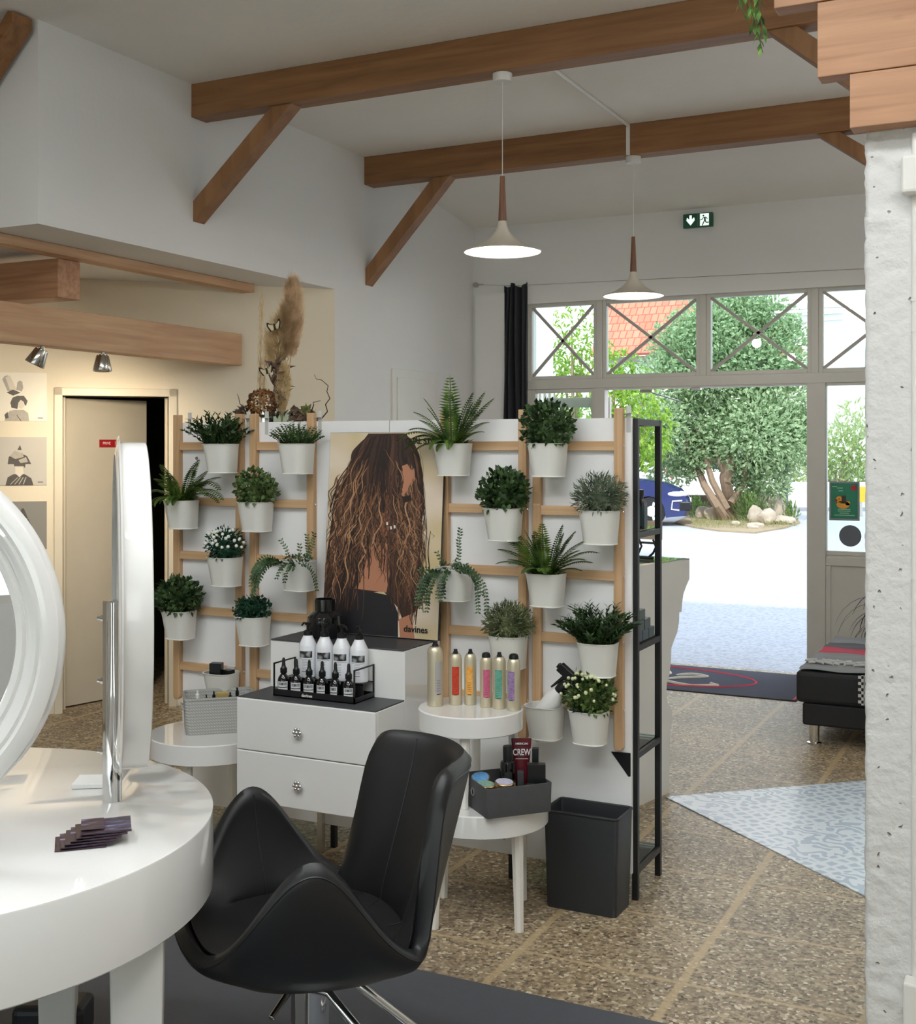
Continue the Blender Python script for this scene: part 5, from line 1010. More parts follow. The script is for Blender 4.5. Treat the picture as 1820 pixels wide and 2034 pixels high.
# ================================================================== SOFA BENCH AND PLANT
sf = thing('bench', 'black upholstered bench with striped throw behind the pillar', 'bench', (-1.255, 6.83, 0)); M_up = mat('black upholstery', S(26, 27, 31), .7, var=.12)
MB().box(0, .71, 0, 1.30, .108, .232).obj('seat_base', M_up, sf, smooth=0, bevel=.012)
MB().box(-.034, .735, -.012, 1.33, .2325, .408).obj('seat_cushion', M_up, sf, smooth=0, bevel=.025, seg=3)
for x in (.055, .655):
    for y in (.06, 1.22): MB().lathe([(.040, 0), (.040, .006), (.028, .010), (.028, .108)], (x, y, 0), n=24).obj('leg', M_chrome, sf, smooth=30)
thr = thing('throw', 'striped woven throw in grey, white and red lying on the black bench', 'throw', (-1.255, 6.83, .409))
def hound():
    m, nt, p = new_mat('houndstooth cloth'); p.inputs['Roughness'].default_value = .9; tcn = N(nt, 'TexCoord'); ck = N(nt, 'TexChecker'); ck.inputs['Scale'].default_value = 60; ck.inputs[1].default_value = (*S(210, 208, 204), 1); ck.inputs[2].default_value = (*S(40, 40, 44), 1); nt.links.new(tcn.outputs['Object'], ck.inputs['Vector']); nt.links.new(ck.outputs[0], p.inputs['Base Color']); return m
tm = [mat('grey throw wool', S(132, 134, 136), .95, bump=.3, bs=300), mat('white throw yarn', S(216, 216, 214), .95, bump=.5, bs=200), mat('red throw wool', S(182, 62, 84), .95, bump=.3, bs=300), mat('dark throw wool', S(86, 86, 92), .95, bump=.3, bs=300), hound()]
q = MB(); bands = [(0, .20, 0), (.20, .34, 3), (.34, .62, 0), (.62, .82, 2), (.82, 1.02, 3), (1.02, 1.28, 0)]
for a, b, m_ in bands:
    nseg = 10; rows = []
    for k in range(nseg+1): y = a+(b-a)*k/nseg; rows.append([(x, y, .009+.0035*math.sin(x*23+y*17)+.003*math.sin(y*31)) for x in [i*.05-.02 for i in range(16)]])
    q.loft(rows, m_, caps=(False, False), closed=False)
q.loft([[(x, -.018-.004*math.sin(x*30), z) for x in [.30+i*.05 for i in range(9)]] for z in (.004, -.05, -.10, -.16)], 4, caps=(False, False), closed=False)
q.obj('woven_cloth', tm, thr, smooth=70, fix=False)
q = MB()
for k in range(13):
    x = -.0+k*.055; q.tube([(x+.03*math.sin(i*1.4+k), .19+.022*i, .016) for i in range(7)], .007, 6)
q.obj('knotted_fringe', tm[1], thr)
dr_ = thing('drooping_plant', 'dark plant with long drooping leaves at the pillar edge behind the bench', 'potted plant', (-.86, 8.40, 0))
MB().lathe([(.12, 0), (.16, .28), (.15, .30), (.14, .28)], n=28).obj('pot', M_black, dr_); MB().cyl((0, 0, .25), (0, 0, .55), .016).obj('stem', mat('brown stem', S(90, 72, 52), .8), dr_)
q = MB()
for k in range(30):
    a = rnd(0, 2*PI) if k > 9 else rnd(PI*.85, PI*1.35); p = Vector((0, 0, rnd(.45, .6))); el = rnd(.4, 1.2); L = rnd(.40, .62); pts = []; 
    for i in range(11): pts.append(p.copy()); p = p+Vector((math.cos(a)*math.cos(el), math.sin(a)*math.cos(el), math.sin(el)))*L/10; el -= .24
    hz = Vector((-math.sin(a), math.cos(a), 0)); wv = [.010*math.sin(PI*min(1, i/10*.85+.12)) for i in range(11)]
    q.add([tuple(p_+hz*w_) for p_, w_ in zip(pts, wv)]+[tuple(p_-hz*w_) for p_, w_ in zip(pts, wv)], [(i, i+1, 12+i, 11+i) for i in range(10)])
q.obj('foliage', leafmat('dark strap leaf', S(34, 44, 34), S(64, 72, 60), .5), dr_, fix=False)

# ================================================================== PICTURES ON THE NOOK WALL
def wall_pt(u, n, z): return (WO[0]+WU[0]*u+WU[1]*n, WO[1]+WU[1]*u-WU[0]*n, z)
M_pap = [mat('warm white photo paper', S(246, 240, 226), .5), mat('light grey photo paper', S(198, 194, 186), .5), mat('mid grey photo paper', S(142, 140, 136), .5)]; M_pg = mat('dark grey photo print', S(84, 80, 76), .5, var=.3, vs=60); M_pl = mat('light grey photo print', S(180, 174, 164), .5, var=.2, vs=60); M_pf = mat('pale photo print', S(226, 218, 204), .5)
for i, (z1, lab) in enumerate(((2.108, 'top black-and-white portrait with a crown of upright shapes on the nook wall'), (1.713, 'middle grey portrait of a person in a tall pointed hat on the nook wall'), (1.317, 'lowest grey picture on the nook wall, partly behind the mirror'))):
    t = thing('wall_picture', lab, 'picture', wall_pt(-.342, .0005, z1-.297), WA, 'square prints on the nook wall')
    MB().box(0, .298, -.004, 0, 0, .297).obj('print', M_pap[i], t, smooth=0)
    q = MB(); W_ = .298/96.
    def pp(pts, m, off): q.prism([((x+3)*W_, -.0041-off, (96-y)*W_) for x, y in pts], (0, -.0002, 0), m)
    if i == 0:
        pp([(14, 96), (17, 84), (24, 76), (34, 74), (50, 74), (58, 80), (60, 96)], 1, 0); pp([(14, 84), (20, 78), (22, 90), (16, 92)], 0, .0003); pp([(27, 70), (25, 60), (29, 50), (38, 46), (50, 46), (57, 56), (54, 66), (50, 62), (44, 54), (40, 60), (38, 72)], 0, .0003); pp([(40, 62), (44, 54), (50, 58), (52, 66), (46, 72), (40, 70)], 2, .0006)
        pp([(20, 38), (10, 14), (14, 8), (20, 6), (32, 34)], 1, 0); pp([(24, 34), (16, 10), (24, 6), (38, 36)], 2, .0003); pp([(36, 34), (38, 20), (42, 16), (47, 18), (49, 30), (46, 38)], 1, .0004); pp([(18, 40), (30, 34), (44, 40), (30, 46)], 0, .0005); pp([(36, 84), (37.5, 84), (46, 96), (44, 96)], 0, .0004)
    elif i == 1:
        pp([(16, 96), (20, 80), (30, 74), (52, 74), (64, 82), (68, 96)], 0, 0); pp([(34, 60), (48, 60), (50, 72), (42, 80), (34, 72)], 2, .0003); pp([(32, 58), (31, 50), (54, 50), (52, 62), (49, 58), (36, 58)], 0, .0004); pp([(20, 54), (22, 40), (34, 28), (56, 38), (64, 54)], 0, .0005); pp([(24, 38), (32, 28), (48, 32), (50, 40), (34, 44)], 1, .0006); pp([(38, 26), (43, 16), (46, 26)], 0, .0006); pp([(40, 46), (54, 40), (58, 50), (44, 52)], 1, .0007)
        for k in range(4): pp([(24+k*8, 94), (26+k*8, 94), (40+k*5, 80), (38+k*5, 80)], 1, .0004)
    else:
        pp([(40, 30), (46, 14), (50, 14), (58, 34)], 0, 0); pp([(30, 96), (36, 60), (58, 34), (70, 60), (76, 96)], 0, .0001); pp([(42, 58), (58, 58), (58, 76), (50, 82), (42, 76)], 1, .0004)
    pp([(76, 89), (86, 89), (86, 90.5), (76, 90.5)], 0, .0003); q.obj('printed_portrait', [M_pg, M_pl, M_pf], t, smooth=0)

# ================================================================== DRIED FLOWER ARRANGEMENT
da = thing('dried_arrangement', 'tall dried arrangement of pampas plumes, hydrangea and twisted twigs behind the ladders', 'dried flowers', (-3.02, 4.355, 1.7565))
MB().loft([[(x, y, z) for x, y in rrect(w_, .10, .01, 3)] for w_, z in ((.15, 0), (.15, .05))], caps=(True, False)).obj('glass_dish', M_glassg, da, smooth=30)
M_pam = [leafmat('beige pampas', S(186, 156, 120), S(228, 202, 168), .8, .3), leafmat('pale straw', S(196, 170, 126), S(230, 208, 166), .8, .3), leafmat('brown dry leaf', S(72, 56, 46), S(124, 100, 80), .8, .1), leafmat('dry hydrangea', S(110, 72, 40), S(168, 120, 74), .8, .2)]; M_twig = mat('dark twig', S(58, 42, 32), .8, var=.2)
def plume(base, p1, top, W_, n, m, name):
    q = MB(); base, p1, top = Vector(base), Vector(p1), Vector(top); ax = (top-p1); q.tube([base, p1, top], [.003, .003, .001], 6)
    for k in range(n):
        f = rnd(0, 1); c_ = p1+ax*f; r = W_*(math.sin(PI*min(1, f*.82+.12))**.7); a = rnd(0, 2*PI); d = Vector((math.cos(a)*r, math.sin(a)*r*.6, rnd(.4, 1)*ax.length*.16))
        q.leaf(c_+d*.25, d+Vector((0, 0, .012)), Vector((math.sin(a), math.cos(a), .2)), d.length*rnd(.6, 1.25), .0022, bend=.35)
    q.obj(name, m, da, smooth=60, fix=False)
plume((0, 0, 0), (.045, 0, .27), (.058, .0, .60), .060, 2600, M_pam[0], 'pampas_plume'); plume((0, 0, 0), (-.04, 0, .22), (.02, .0, .48), .070, 2400, M_pam[1], 'pampas_plume'); plume((.0, 0, 0), (.02, -.03, .03), (.035, -.03, .24), .040, 1200, M_pam[1], 'pampas_plume'); plume((-.1, 0, .0), (-.118, 0, .05), (-.108, 0, .52), .007, 260, M_pam[1], 'straw_spray'); plume((-.1, 0, .0), (-.10, 0, .05), (-.085, 0, .38), .008, 220, M_pam[1], 'straw_spray')
q = MB()
for k in range(340):
    a, e = rnd(0, 2*PI), math.asin(rnd(-1, 1)); d = Vector((math.cos(a)*math.cos(e), math.sin(a)*math.cos(e), math.sin(e))); q.leaf(Vector((-.082, -.03, .085))+Vector((d.x*.058, d.y*.045, d.z*.05)), d+Vector((rnd(-.6, .6), rnd(-.6, .6), rnd(-.6, .6))), d, .02, .015, bend=.5)
q.obj('hydrangea_head', M_pam[3], da, smooth=60, fix=False)
q = MB()
for k in range(70): f = rnd(0, 1); q.leaf((rnd(-.035, .005), rnd(-.02, .02), .02+.23*f), (rnd(-.5, .5), rnd(-.5, .3), rnd(-.1, 1)), (0, -1, .3), rnd(.04, .075), rnd(.012, .028), bend=.6)
for k in range(150): a = rnd(-.2, PI); r_ = rnd(.25, 1); q.leaf((-.195+.035*r_*math.cos(a), rnd(-.03, .02), .02+.045*r_*math.sin(a)), (math.cos(a)+rnd(-.3, .3), rnd(-.6, .2), math.sin(a)*.8+rnd(-.4, .2)), (0, -1, .5), .024, .007, bend=.5)
for k in range(60): q.leaf((.12+rnd(-.06, .05), rnd(-.03, .02), rnd(.0, .05)), (rnd(-1, 1), rnd(-.6, .3), rnd(-.2, .5)), (0, -1, .3), rnd(.025, .05), .022, bend=.5)
q.obj('dry_leaves', M_pam[2], da, smooth=60, fix=False)
q = MB()
def twig(pts, r=.0032):
    P_ = [Vector((p[0], p[2] if len(p) > 2 else 0, p[1])) for p in pts]; q.tube(P_, [r*(1-.7*i/(len(P_)-1)) for i in range(len(P_))], 6)
twig([(.19, .0), (.235, .045), (.225, .075), (.247, .10), (.232, .13), (.238, .155), (.205, .18), (.178, .185), (.168, .205)]); twig([(.08, .03), (.105, .055), (.12, .062), (.14, .06)], .004); twig([(.15, .04), (.165, .075), (.162, .085), (.20, .092)]); twig([(.20, .01), (.17, .03), (.172, .055)], .002)
twig([(-.10, .05), (-.15, .075), (-.185, .06), (-.20, .07), (-.225, .085), (-.232, .115), (-.24, .13)]); twig([(-.05, .2), (-.02, .27), (.01, .3), (.015, .33)], .002); twig([(.04, .22), (.02, .25), (.035, .28), (.02, .29)], .002); twig([(-.06, .2), (-.09, .28), (-.08, .31)], .002)
q.obj('twisted_twigs', M_twig, da)
q = MB()
for k in range(12): q.leaf((.16+rnd(-.012, .015), -.03, .03+.05*rnd(0, 1)), (rnd(-.4, .4), -.3, rnd(-1, .6)), (0, -1, 0), .045, .02, bend=.3)
q.obj('green_leaves', leafmat('faded green leaf', S(84, 92, 50), S(150, 146, 92), .7), da, fix=False)
M_wing = mat('cream butterfly wing', S(206, 190, 150), .7); M_wingk = mat('black butterfly edge', S(34, 28, 26), .7)
for (x, z, r, y) in ((.005, .415, .25, -.06), (-.035, .225, .30, -.06)):
    q = MB(); q.at((x, y, z), 0, 0, -r)
    for s_ in (-1, 1):
        w0 = [(0, 0, 0), (s_*.030, -.004, .020), (s_*.034, -.005, .010), (s_*.022, -.003, -.016), (s_*.006, -.001, -.014)]; q.prism(w0, (0, .0008, 0), 0)
        q.tube([(s_*.031, -.006, .022), (s_*.034, -.006, .008), (s_*.022, -.005, -.017)], [.0045, .003, .0035], 6, 1); q.tube([(s_*.031, -.006, .022), (s_*.012, -.003, .008)], [.003, .001], 6, 1)
    q.tube([(0, -.004, .010), (0, -.004, -.016)], [.004, .005], 8, 1); q.at(); q.obj('butterfly', [M_wing, M_wingk], da, fix=False)
# garland hanging from the planks
hg = thing('hanging_greenery', 'green leafy sprig hanging from the larch planks at the top edge', 'hanging greenery', (-.70, 3.262, 2.90)); M_hl = leafmat('fresh green leaf', S(44, 84, 34), S(128, 164, 84), .5)
q = MB()
for (x, y, L, nl) in ((-.012, 0, .19, 22), (.0, -.02, .15, 18), (-.058, 0, .09, 9), (-.028, .01, .13, 14), (-.05, .02, .07, 7)):
    pts = [Vector((x+.01*math.sin(i*.9), y, .10-(.10+L)*i/8)) for i in range(9)]; q.tube(pts, .0012, 5, 1)
    for k in range(nl): f = k/nl*8; j = min(7, int(f)); p = pts[j].lerp(pts[j+1], f-j); a = k*2.3; q.leaf(p, (math.cos(a)*.55, math.sin(a)*.45, -1), (math.cos(a), math.sin(a), .4), .040*rnd(.7, 1.1), .014)
q.obj('foliage', [M_hl, M_stem], hg, smooth=60, fix=False)
# ================================================================== OUTSIDE THE DOOR
CR, CF = Vector((math.cos(YAW), math.sin(YAW), 0)), Vector((-math.sin(YAW), math.cos(YAW), 0))
def far(px, py, zc):      # survey point of the photograph at distance zc -> metres
    return CR*((px-910)/2387*zc)+CF*zc+Vector((0, 0, 1.645-(py-890)/2387*zc))
def ground_mat():
    m, nt, p = new_mat('pale gravel yard'); p.inputs['Roughness'].default_value = .9; tcn = N(nt, 'TexCoord'); n1 = N(nt, 'TexNoise'); n1.inputs['Scale'].default_value = 30; n1.inputs['Detail'].default_value = 8; nt.links.new(tcn.outputs['Object'], n1.inputs['Vector'])
    cr = N(nt, 'ValToRGB'); cr.color_ramp.elements[0].position = .35; cr.color_ramp.elements[0].color = (*S(160, 161, 168), 1); cr.color_ramp.elements[1].position = .6; cr.color_ramp.elements[1].color = (*S(186, 187, 194), 1); nt.links.new(n1.outputs['Fac'], cr.inputs[0]); nt.links.new(cr.outputs[0], p.inputs['Base Color']); return m
struct(MB().box(-70, 60, 8.98, 120, -.30, -.012).obj('ground', ground_mat(), smooth=0), 'pale sunlit gravel yard outside the entrance', 'ground')
GZ = -.012
# planted bed: tree, rocks, grass, low wall
M_bark = mat('olive tree bark', S(150, 130, 110), .9, var=.3, vs=14, bump=.5, bs=30); G_tree = leafmat('olive grey green tree leaf', S(112, 146, 100), S(200, 222, 178), .5, .4)
tb_ = far(1440, 1034, 27.2); tr = thing('garden_tree', 'bushy multi-stemmed evergreen tree with round crown outside the doorway', 'tree', (tb_.x, tb_.y, GZ))
def L(px, py, dz=0): return far(px, py, 27.2+dz)-Vector((tb_.x, tb_.y, GZ))
q = MB()
for pts, r in ((((1452, 1034), (1448, 985), (1440, 950), (1446, 915), (1456, 880), (1470, 840)), .16), (((1446, 1036), (1425, 1005), (1400, 965), (1382, 920), (1362, 880)), .12), (((1444, 1010), (1415, 955), (1406, 925), (1394, 890), (1385, 850)), .09), (((1406, 930), (1420, 900), (1432, 870)), .06), (((1450, 960), (1436, 935), (1424, 905), (1428, 860)), .06), (((1452, 1000), (1478, 960), (1484, 920), (1500, 870)), .09), (((1445, 960), (1460, 910), (1448, 860)), .07)):
    q.tube([L(x, y, .25*math.sin(x*.7+y)) for x, y in pts], [r*(1-.55*i/(len(pts)-1)) for i in range(len(pts))], 8)
q.obj('trunk', M_bark, tr)
q = MB(); cC = L(1436, 790); blobs = [(0, 0, 0, 2.0, 1.55)]
for (px, py, r) in ((1335, 900, .75), (1300, 850, .7), (1320, 780, .9), (1400, 720, 1.0), (1450, 690, 1.1), (1500, 730, 1.0), (1545, 800, .9), (1560, 880, .75), (1520, 950, .6), (1480, 940, .45), (1440, 860, .9), (1380, 850, .9), (1500, 850, 1.0), (1545, 700, .8), (1400, 650, .7), (1470, 625, .7), (1350, 690, .7), (1590, 850, .5), (1375, 905, .45), (1440, 610, .45), (1530, 640, .6),):
    c_ = L(px, py, rnd(-.6, .5))
    for k in range(int(2100*r*r)+300):
        a, e = rnd(0, 2*PI), math.asin(rnd(-1, 1)); d = Vector((math.cos(a)*math.cos(e), math.sin(a)*math.cos(e), math.sin(e))); p = c_+d*r*rnd(.4, 1.05); 
        q.leaf(p, d+Vector((rnd(-.8, .8), rnd(-.8, .8), rnd(-.3, .9))), d+Vector((rnd(-.5, .5), rnd(-.5, .5), .4)), rnd(.10, .18), rnd(.05, .08), bend=.3)
q.obj('crown', G_tree, tr, smooth=60, fix=False)
G_bed = leafmat('bed herb leaf', S(84, 116, 62), S(150, 176, 110), .6, .4)
for i, (px, py, r, n, lab) in enumerate(((1490, 1012, .5, 360, 'bluish shrub at the foot of the garden tree, beside the rocks'), (1385, 992, .34, 160, 'yellow-green shrub behind the blue car'), (1568, 1000, .3, 100, 'small weed tuft near the grey post'))):
    b = far(px, py, 26.9 if i != 1 else 28.4); t = thing('garden_shrub', lab, 'shrub', (b.x, b.y, GZ)); q = MB()
    q.cyl((0, 0, 0), (0, 0, r*.5), .02, n=6, m=1)
    for k in range(n): a, e = rnd(0, 2*PI), rnd(0, PI/2); d = Vector((math.cos(a)*math.cos(e), math.sin(a)*math.cos(e), math.sin(e)*1.25)); q.leaf(d*r*rnd(.3, 1)+Vector((0, 0, .02)), d+Vector((0, 0, .5)), d, .16, .05)
    q.obj('foliage', [G_bed, M_bark], t, smooth=60, fix=False)
M_bedm = mat('dry bed earth', S(158, 140, 112), .95, var=.2, vs=8)
bp = [far(px, py, 1.657*2387/(py-890)) for px, py in ((1340, 1040), (1385, 1050), (1430, 1056), (1500, 1060), (1560, 1050), (1590, 1040), (1575, 1020), (1380, 1020))]
struct(MB().prism([(p.x, p.y, -.010) for p in bp], (0, 0, .03)).obj('garden_bed', M_bedm, smooth=0), 'dry earth bed around the garden tree', 'garden bed')
q = MB()
for k in range(900):
    px, py = rnd(1375, 1585), rnd(1036, 1052); b = far(px, py, 1.657*2387/(py-890)); q.leaf((b.x, b.y, .0), (rnd(-.5, .5), rnd(-.5, .5), 1), (1, 0, 0), rnd(.08, .2), .02)
tag(q.obj('grass', leafmat('dry grass', S(120, 136, 76), S(190, 188, 130), .7, .3), smooth=60, fix=False), 'short dry grass on the bed around the tree', 'grass', kind='stuff')
M_rock = mat('pale garden rock', S(176, 164, 148), .9, var=.25, vs=3, bump=.6, bs=9)
def rock(px, py, w_, h_, lab, rz=0):
    zc = 1.657*2387/(py-890); b = far(px, py, zc); bm = bmesh.new(); bmesh.ops.create_icosphere(bm, subdivisions=3, radius=1)
    sd = Vector((px*.37, py*.21, 1.3))
    for v in bm.verts: n_ = mnoise.noise(v.co*1.1+sd)*.34+mnoise.noise(v.co*2.6+sd)*.14; v.co = Vector((v.co.x*w_/2, v.co.y*w_*.4, v.co.z*h_/2))*(1+n_)
    me = bpy.data.meshes.new('rock'); bm.to_mesh(me); bm.free(); me.materials.append(M_rock); me.shade_smooth(); me.set_sharp_from_angle(angle=math.radians(28))
    o = bpy.data.objects.new('rock', me); COL.objects.link(o); o.location = (b.x, b.y, h_*.40); o.rotation_euler = (0, 0, YAW+rz); tag(o, lab, 'rock', 'rocks around the garden tree')
for a in ((1500, 1041, .34, .42, 'upright pale rock right of the shrub'), (1524, 1044, .40, .36, 'large pale rock in the middle of the pile'), (1543, 1036, .38, .62, 'tallest sloping rock at the back of the pile'), (1512, 1030, .40, .95, 'long leaning rock high in the pile'), (1550, 1036, .3, .3, 'small rock at the right end of the pile'), (1558, 1044, .5, .22, 'flat white stone beside the grey post'), (1500, 1052, .32, .16, 'flat white stone in front of the pile'), (1396, 1032, .42, .32, 'left rock beside the blue car nose'), (1418, 1034, .42, .34, 'rock close left of the tree trunks'), (1462, 1046, .22, .12, 'small stone in front of the trunks')): rock(*a)
def wall_at(name, x0, x1, y0, y1, zc, m, lab, cat, th=.3, z0=None):
    a, b = far(x0, y0, zc), far(x1, y1, zc); t = a.z; lo = GZ if z0 is None else z0
    v = (b-a); v.z = 0; n = Vector((v.y, -v.x, 0)).normalized()*-th
    pts = [(a.x, a.y, lo), (b.x, b.y, lo), (b.x, b.y, t), (a.x, a.y, t)]
    return tag(MB().prism(pts, tuple(n)).obj(name, m, smooth=0), lab, cat)
def stone_mat():
    m, nt, p = new_mat('dark dry stone'); p.inputs['Roughness'].default_value = .95; tcn = N(nt, 'TexCoord'); v = N(nt, 'TexVoronoi'); v.inputs['Scale'].default_value = 4.5; nt.links.new(tcn.outputs['Object'], v.inputs['Vector']); cr = N(nt, 'ValToRGB'); cr.color_ramp.elements[0].color = (*S(96, 84, 74), 1); cr.color_ramp.elements[1].color = (*S(150, 136, 120), 1); sp_ = N(nt, 'SeparateColor'); nt.links.new(v.outputs['Color'], sp_.inputs[0]); nt.links.new(sp_.outputs[0], cr.inputs[0]); nt.links.new(cr.outputs[0], p.inputs['Base Color']); return m
wall_at('stone_wall', 1360, 1566, 984, 984, 29.3, stone_mat(), 'low dark dry-stone wall behind the garden tree', 'wall', .4)
M_render = mat('white render', S(240, 240, 238), .9, var=.03)
wall_at('garden_wall', 1560, 1790, 958, 955, 33, M_render, 'low white garden wall across the road at right', 'wall', .3)
wall_at('garden_wall', 1120, 1420, 938, 938, 38, M_render, 'long white garden wall behind the blue car', 'wall', .3)
struct(wall_at('road', 1540, 2000, 1008, 1008, 31.5, mat('grey asphalt', S(150, 152, 160), .9), 'grey strip of road beyond the post', 'road', .2), 'grey strip of road beyond the post', 'road')
pt_ = far(1560, 1034, 27.4); post = thing('sign_post', 'square grey metal post right of the garden tree', 'post', (pt_.x, pt_.y, GZ), YAW); MB().box(-.055, .055, -.055, .055, 0, 2.1).obj('post_tube', mat('galvanised grey post', S(112, 122, 130), .5, .1), post, smooth=0, bevel=.005); MB().box(-.3, .25, -.18, .18, 0, .08).obj('footing', M_rock, post, smooth=0, bevel=.02)
# road sign panel
rs = far(1324, 972, 32); sg2 = thing('road_sign', 'red and white diagonal striped road panel behind the car', 'road sign', (rs.x, rs.y, GZ), YAW); a, b = far(1312, 970, 32), far(1336, 930, 32); hw, z0, z1 = .16, a.z, b.z
MB().box(-.04, .04, .03, .09, 0, z1).obj('post', M_steel, sg2, smooth=0); MB().box(-hw, hw, 0, .03, z0, z1).obj('panel', M_white, sg2, smooth=0)
q = MB(); H = z1-z0; M_rr = mat('red reflective stripe', S(206, 40, 48), .5)
q.prism([(-hw, -.002, z0), (hw*.5, -.002, z0), (-hw, -.002, z0+H*.42)], (0, -.003, 0)); q.prism([(-hw*.7, -.002, z1), (hw, -.002, z1), (hw, -.002, z1-H*.55)], (0, -.003, 0)); q.obj('stripe', M_rr, sg2, smooth=0)
# car
cf = far(1378, 1045, 25.4); car = thing('car', 'dark blue car parked with its nose by the garden tree', 'car', (cf.x, cf.y, GZ), YAW+math.radians(-6)); M_car = mat('dark blue car paint', S(32, 44, 100), .25, .2, var=.04, coat=.8); M_tyre = mat('tyre rubber', S(28, 28, 30), .8); M_carg = mat('car glass', S(30, 38, 46), .08, coat=.5)
top = [(-4.22, .72), (-4.15, .95), (-3.7, 1.02), (-3.35, 1.30), (-2.6, 1.47), (-1.9, 1.44), (-1.25, 1.03), (-.55, .93), (-.22, .80), (-.06, .62), (-.02, .45), (-.10, .22)]
def arch(cx, r=.36): return [(cx+r*math.cos(a), .30+r*math.sin(a)) for a in [i*PI/10 for i in range(11)]]
body = top+[(-.5, .18)]+[(x, z) for x, z in arch(-.88)]+[(-2.9, .18)]+[(x, z) for x, z in arch(-3.42)]+[(-4.05, .22)]
q = MB(); secs = []
for y, sc_, tuck in ((-.0, .90, .10), (.12, .985, .02), (.30, 1, 0), (1.50, 1, 0), (1.68, .985, .02), (1.80, .90, .10)):
    secs.append([(-2.1+(x+2.1)*(1-.5*tuck), y, .3+(z-.3)*(1-tuck*.7) if z > .3 else z) for x, z in body])
q.loft(secs); q.obj('car_body', M_car, car, smooth=50)
q = MB(); 
for y in (-.012, 1.802): q.prism([(-3.3, y, 1.0), (-3.1, y, 1.22), (-2.6, y, 1.36), (-2.0, y, 1.33), (-1.5, y, 1.02)], (0, .02, 0))
q.obj('side_window', M_carg, car, smooth=0); q = MB(); q.prism([(-1.84, .22, 1.42), (-1.84, 1.58, 1.42), (-1.27, 1.62, 1.055), (-1.27, .18, 1.055)], (.03, 0, .02)); q.obj('windscreen', M_carg, car, smooth=0)
for x in (-.88, -3.42):
    for y in (.02, 1.60):
        wq = MB(); wq.at((x, y, .315), 0, -PI/2); wq.lathe([(.21, 0), (.31, .01), (.315, .10), (.31, .17)], n=32); wo = wq.obj('wheel', M_tyre, car); q = MB(); q.at((x, y-.004, .315), 0, -PI/2); q.lathe([(.07, -.0), (.20, .012), (.205, .03)], n=28)
        for k in range(5): a = 2*PI*k/5; q.at((x, y-.012, .315)).hexa([(.03*math.cos(a+.6), 0, .03*math.sin(a+.6)), (.2*math.cos(a+.16), 0, .2*math.sin(a+.16)), (.2*math.cos(a+.16), .02, .2*math.sin(a+.16)), (.03*math.cos(a+.6), .02, .03*math.sin(a+.6)), (.03*math.cos(a-.6), 0, .03*math.sin(a-.6)), (.2*math.cos(a-.16), 0, .2*math.sin(a-.16)), (.2*math.cos(a-.16), .02, .2*math.sin(a-.16)), (.03*math.cos(a-.6), .02, .03*math.sin(a-.6))])
        q.at(); q.obj('wheel_rim', mat('bright alloy rim', (.75, .76, .78), .3, .6), wo, smooth=30)
for y in (.02, 1.50):
    q = MB(); q.ball((-.34, y+(.04 if y < 1 else .24), .685), .26, .10, .07, 16, 8); q.obj('headlight', mat('clear headlight', S(226, 232, 238), .1, coat=.6), car)
q = MB(); q.box(-.09, .0, .35, 1.45, .34, .50); q.box(-.30, -.06, -.006, .2, .33, .52); q.obj('lower_grille', M_black, car, smooth=0, bevel=.02)
q = MB(); q.tube([(-.30, -.018, .34), (-.46, -.012, .36), (-.44, -.012, .53), (-.24, -.016, .545)], .016, 8); q.obj('bumper_trim', M_white, car); q = MB(); q.box(-.03, .012, .66, 1.16, .46, .58); q.obj('number_plate', M_white, car, smooth=0)
# neighbouring house wall with trellis at the left
a = far(1030, 900, 13.5); b = far(1099, 900, 13.5)
nh = thing('neighbour_wall', 'tall white neighbouring wall corner with a wooden lattice at the left of the yard', 'wall', (a.x, a.y, GZ), YAW); W_ = (b-a).length
MB().box(-2.5, W_, 0, .5, 0, 4.2).obj('wall_face', M_render, nh, smooth=0); q = MB(); 
for k in range(5): q.box(W_-.22+k*.055, W_-.20+k*.055, -.05, -.03, 2.0, 2.45)
q.box(W_-.24, W_+.16, -.055, -.025, 2.42, 2.46); q.box(W_-.24, W_-.02, -.055, -.025, 1.98, 2.02); q.obj('lattice', mat('weathered lattice wood', S(140, 132, 122), .9), nh, smooth=0)
# leafy yellow-green trees at the left
G_yel = leafmat('yellow green leaf', S(96, 142, 40), S(178, 208, 92), .5, .5)
def leafy(name, lab, pts, zc, dens, lsz, m, trunk_px, drop=-.8, cat='tree'):
    b = far(trunk_px, 1000, zc); t = thing(name, lab, cat, (b.x, b.y, GZ)); q = MB(); o = Vector((b.x, b.y, GZ))
    for (px, py, r) in pts:
        c_ = far(px, py, zc)-o+CF*rnd(-.4, .4); q.tube([(0, 0, 0), (c_.x*.3, c_.y*.3, c_.z*.6), tuple(c_)], [.05, .035, .01], 6, 1)
        for k in range(int(dens*r*r)+40): d = Vector((rnd(-1, 1), rnd(-1, 1), rnd(-1, 1))); d = d/max(1, d.length); q.leaf(c_+d*r, (rnd(-1, 1), rnd(-1, 1), drop+rnd(-.4, .8)), (rnd(-1, 1), rnd(-1, 1), 1), lsz*rnd(.7, 1.2), lsz*.3)
    q.obj('foliage', [m, M_bark], t, smooth=60, fix=False); return t
leafy('leafy_tree', 'bright yellow-green tree seen through the pane beside the curtain', [(1135, 650, .35), (1160, 700, .45), (1150, 740, .45), (1125, 720, .3), (1140, 790, .45), (1165, 830, .4)], 18, 1100, .13, G_yel, 1140)
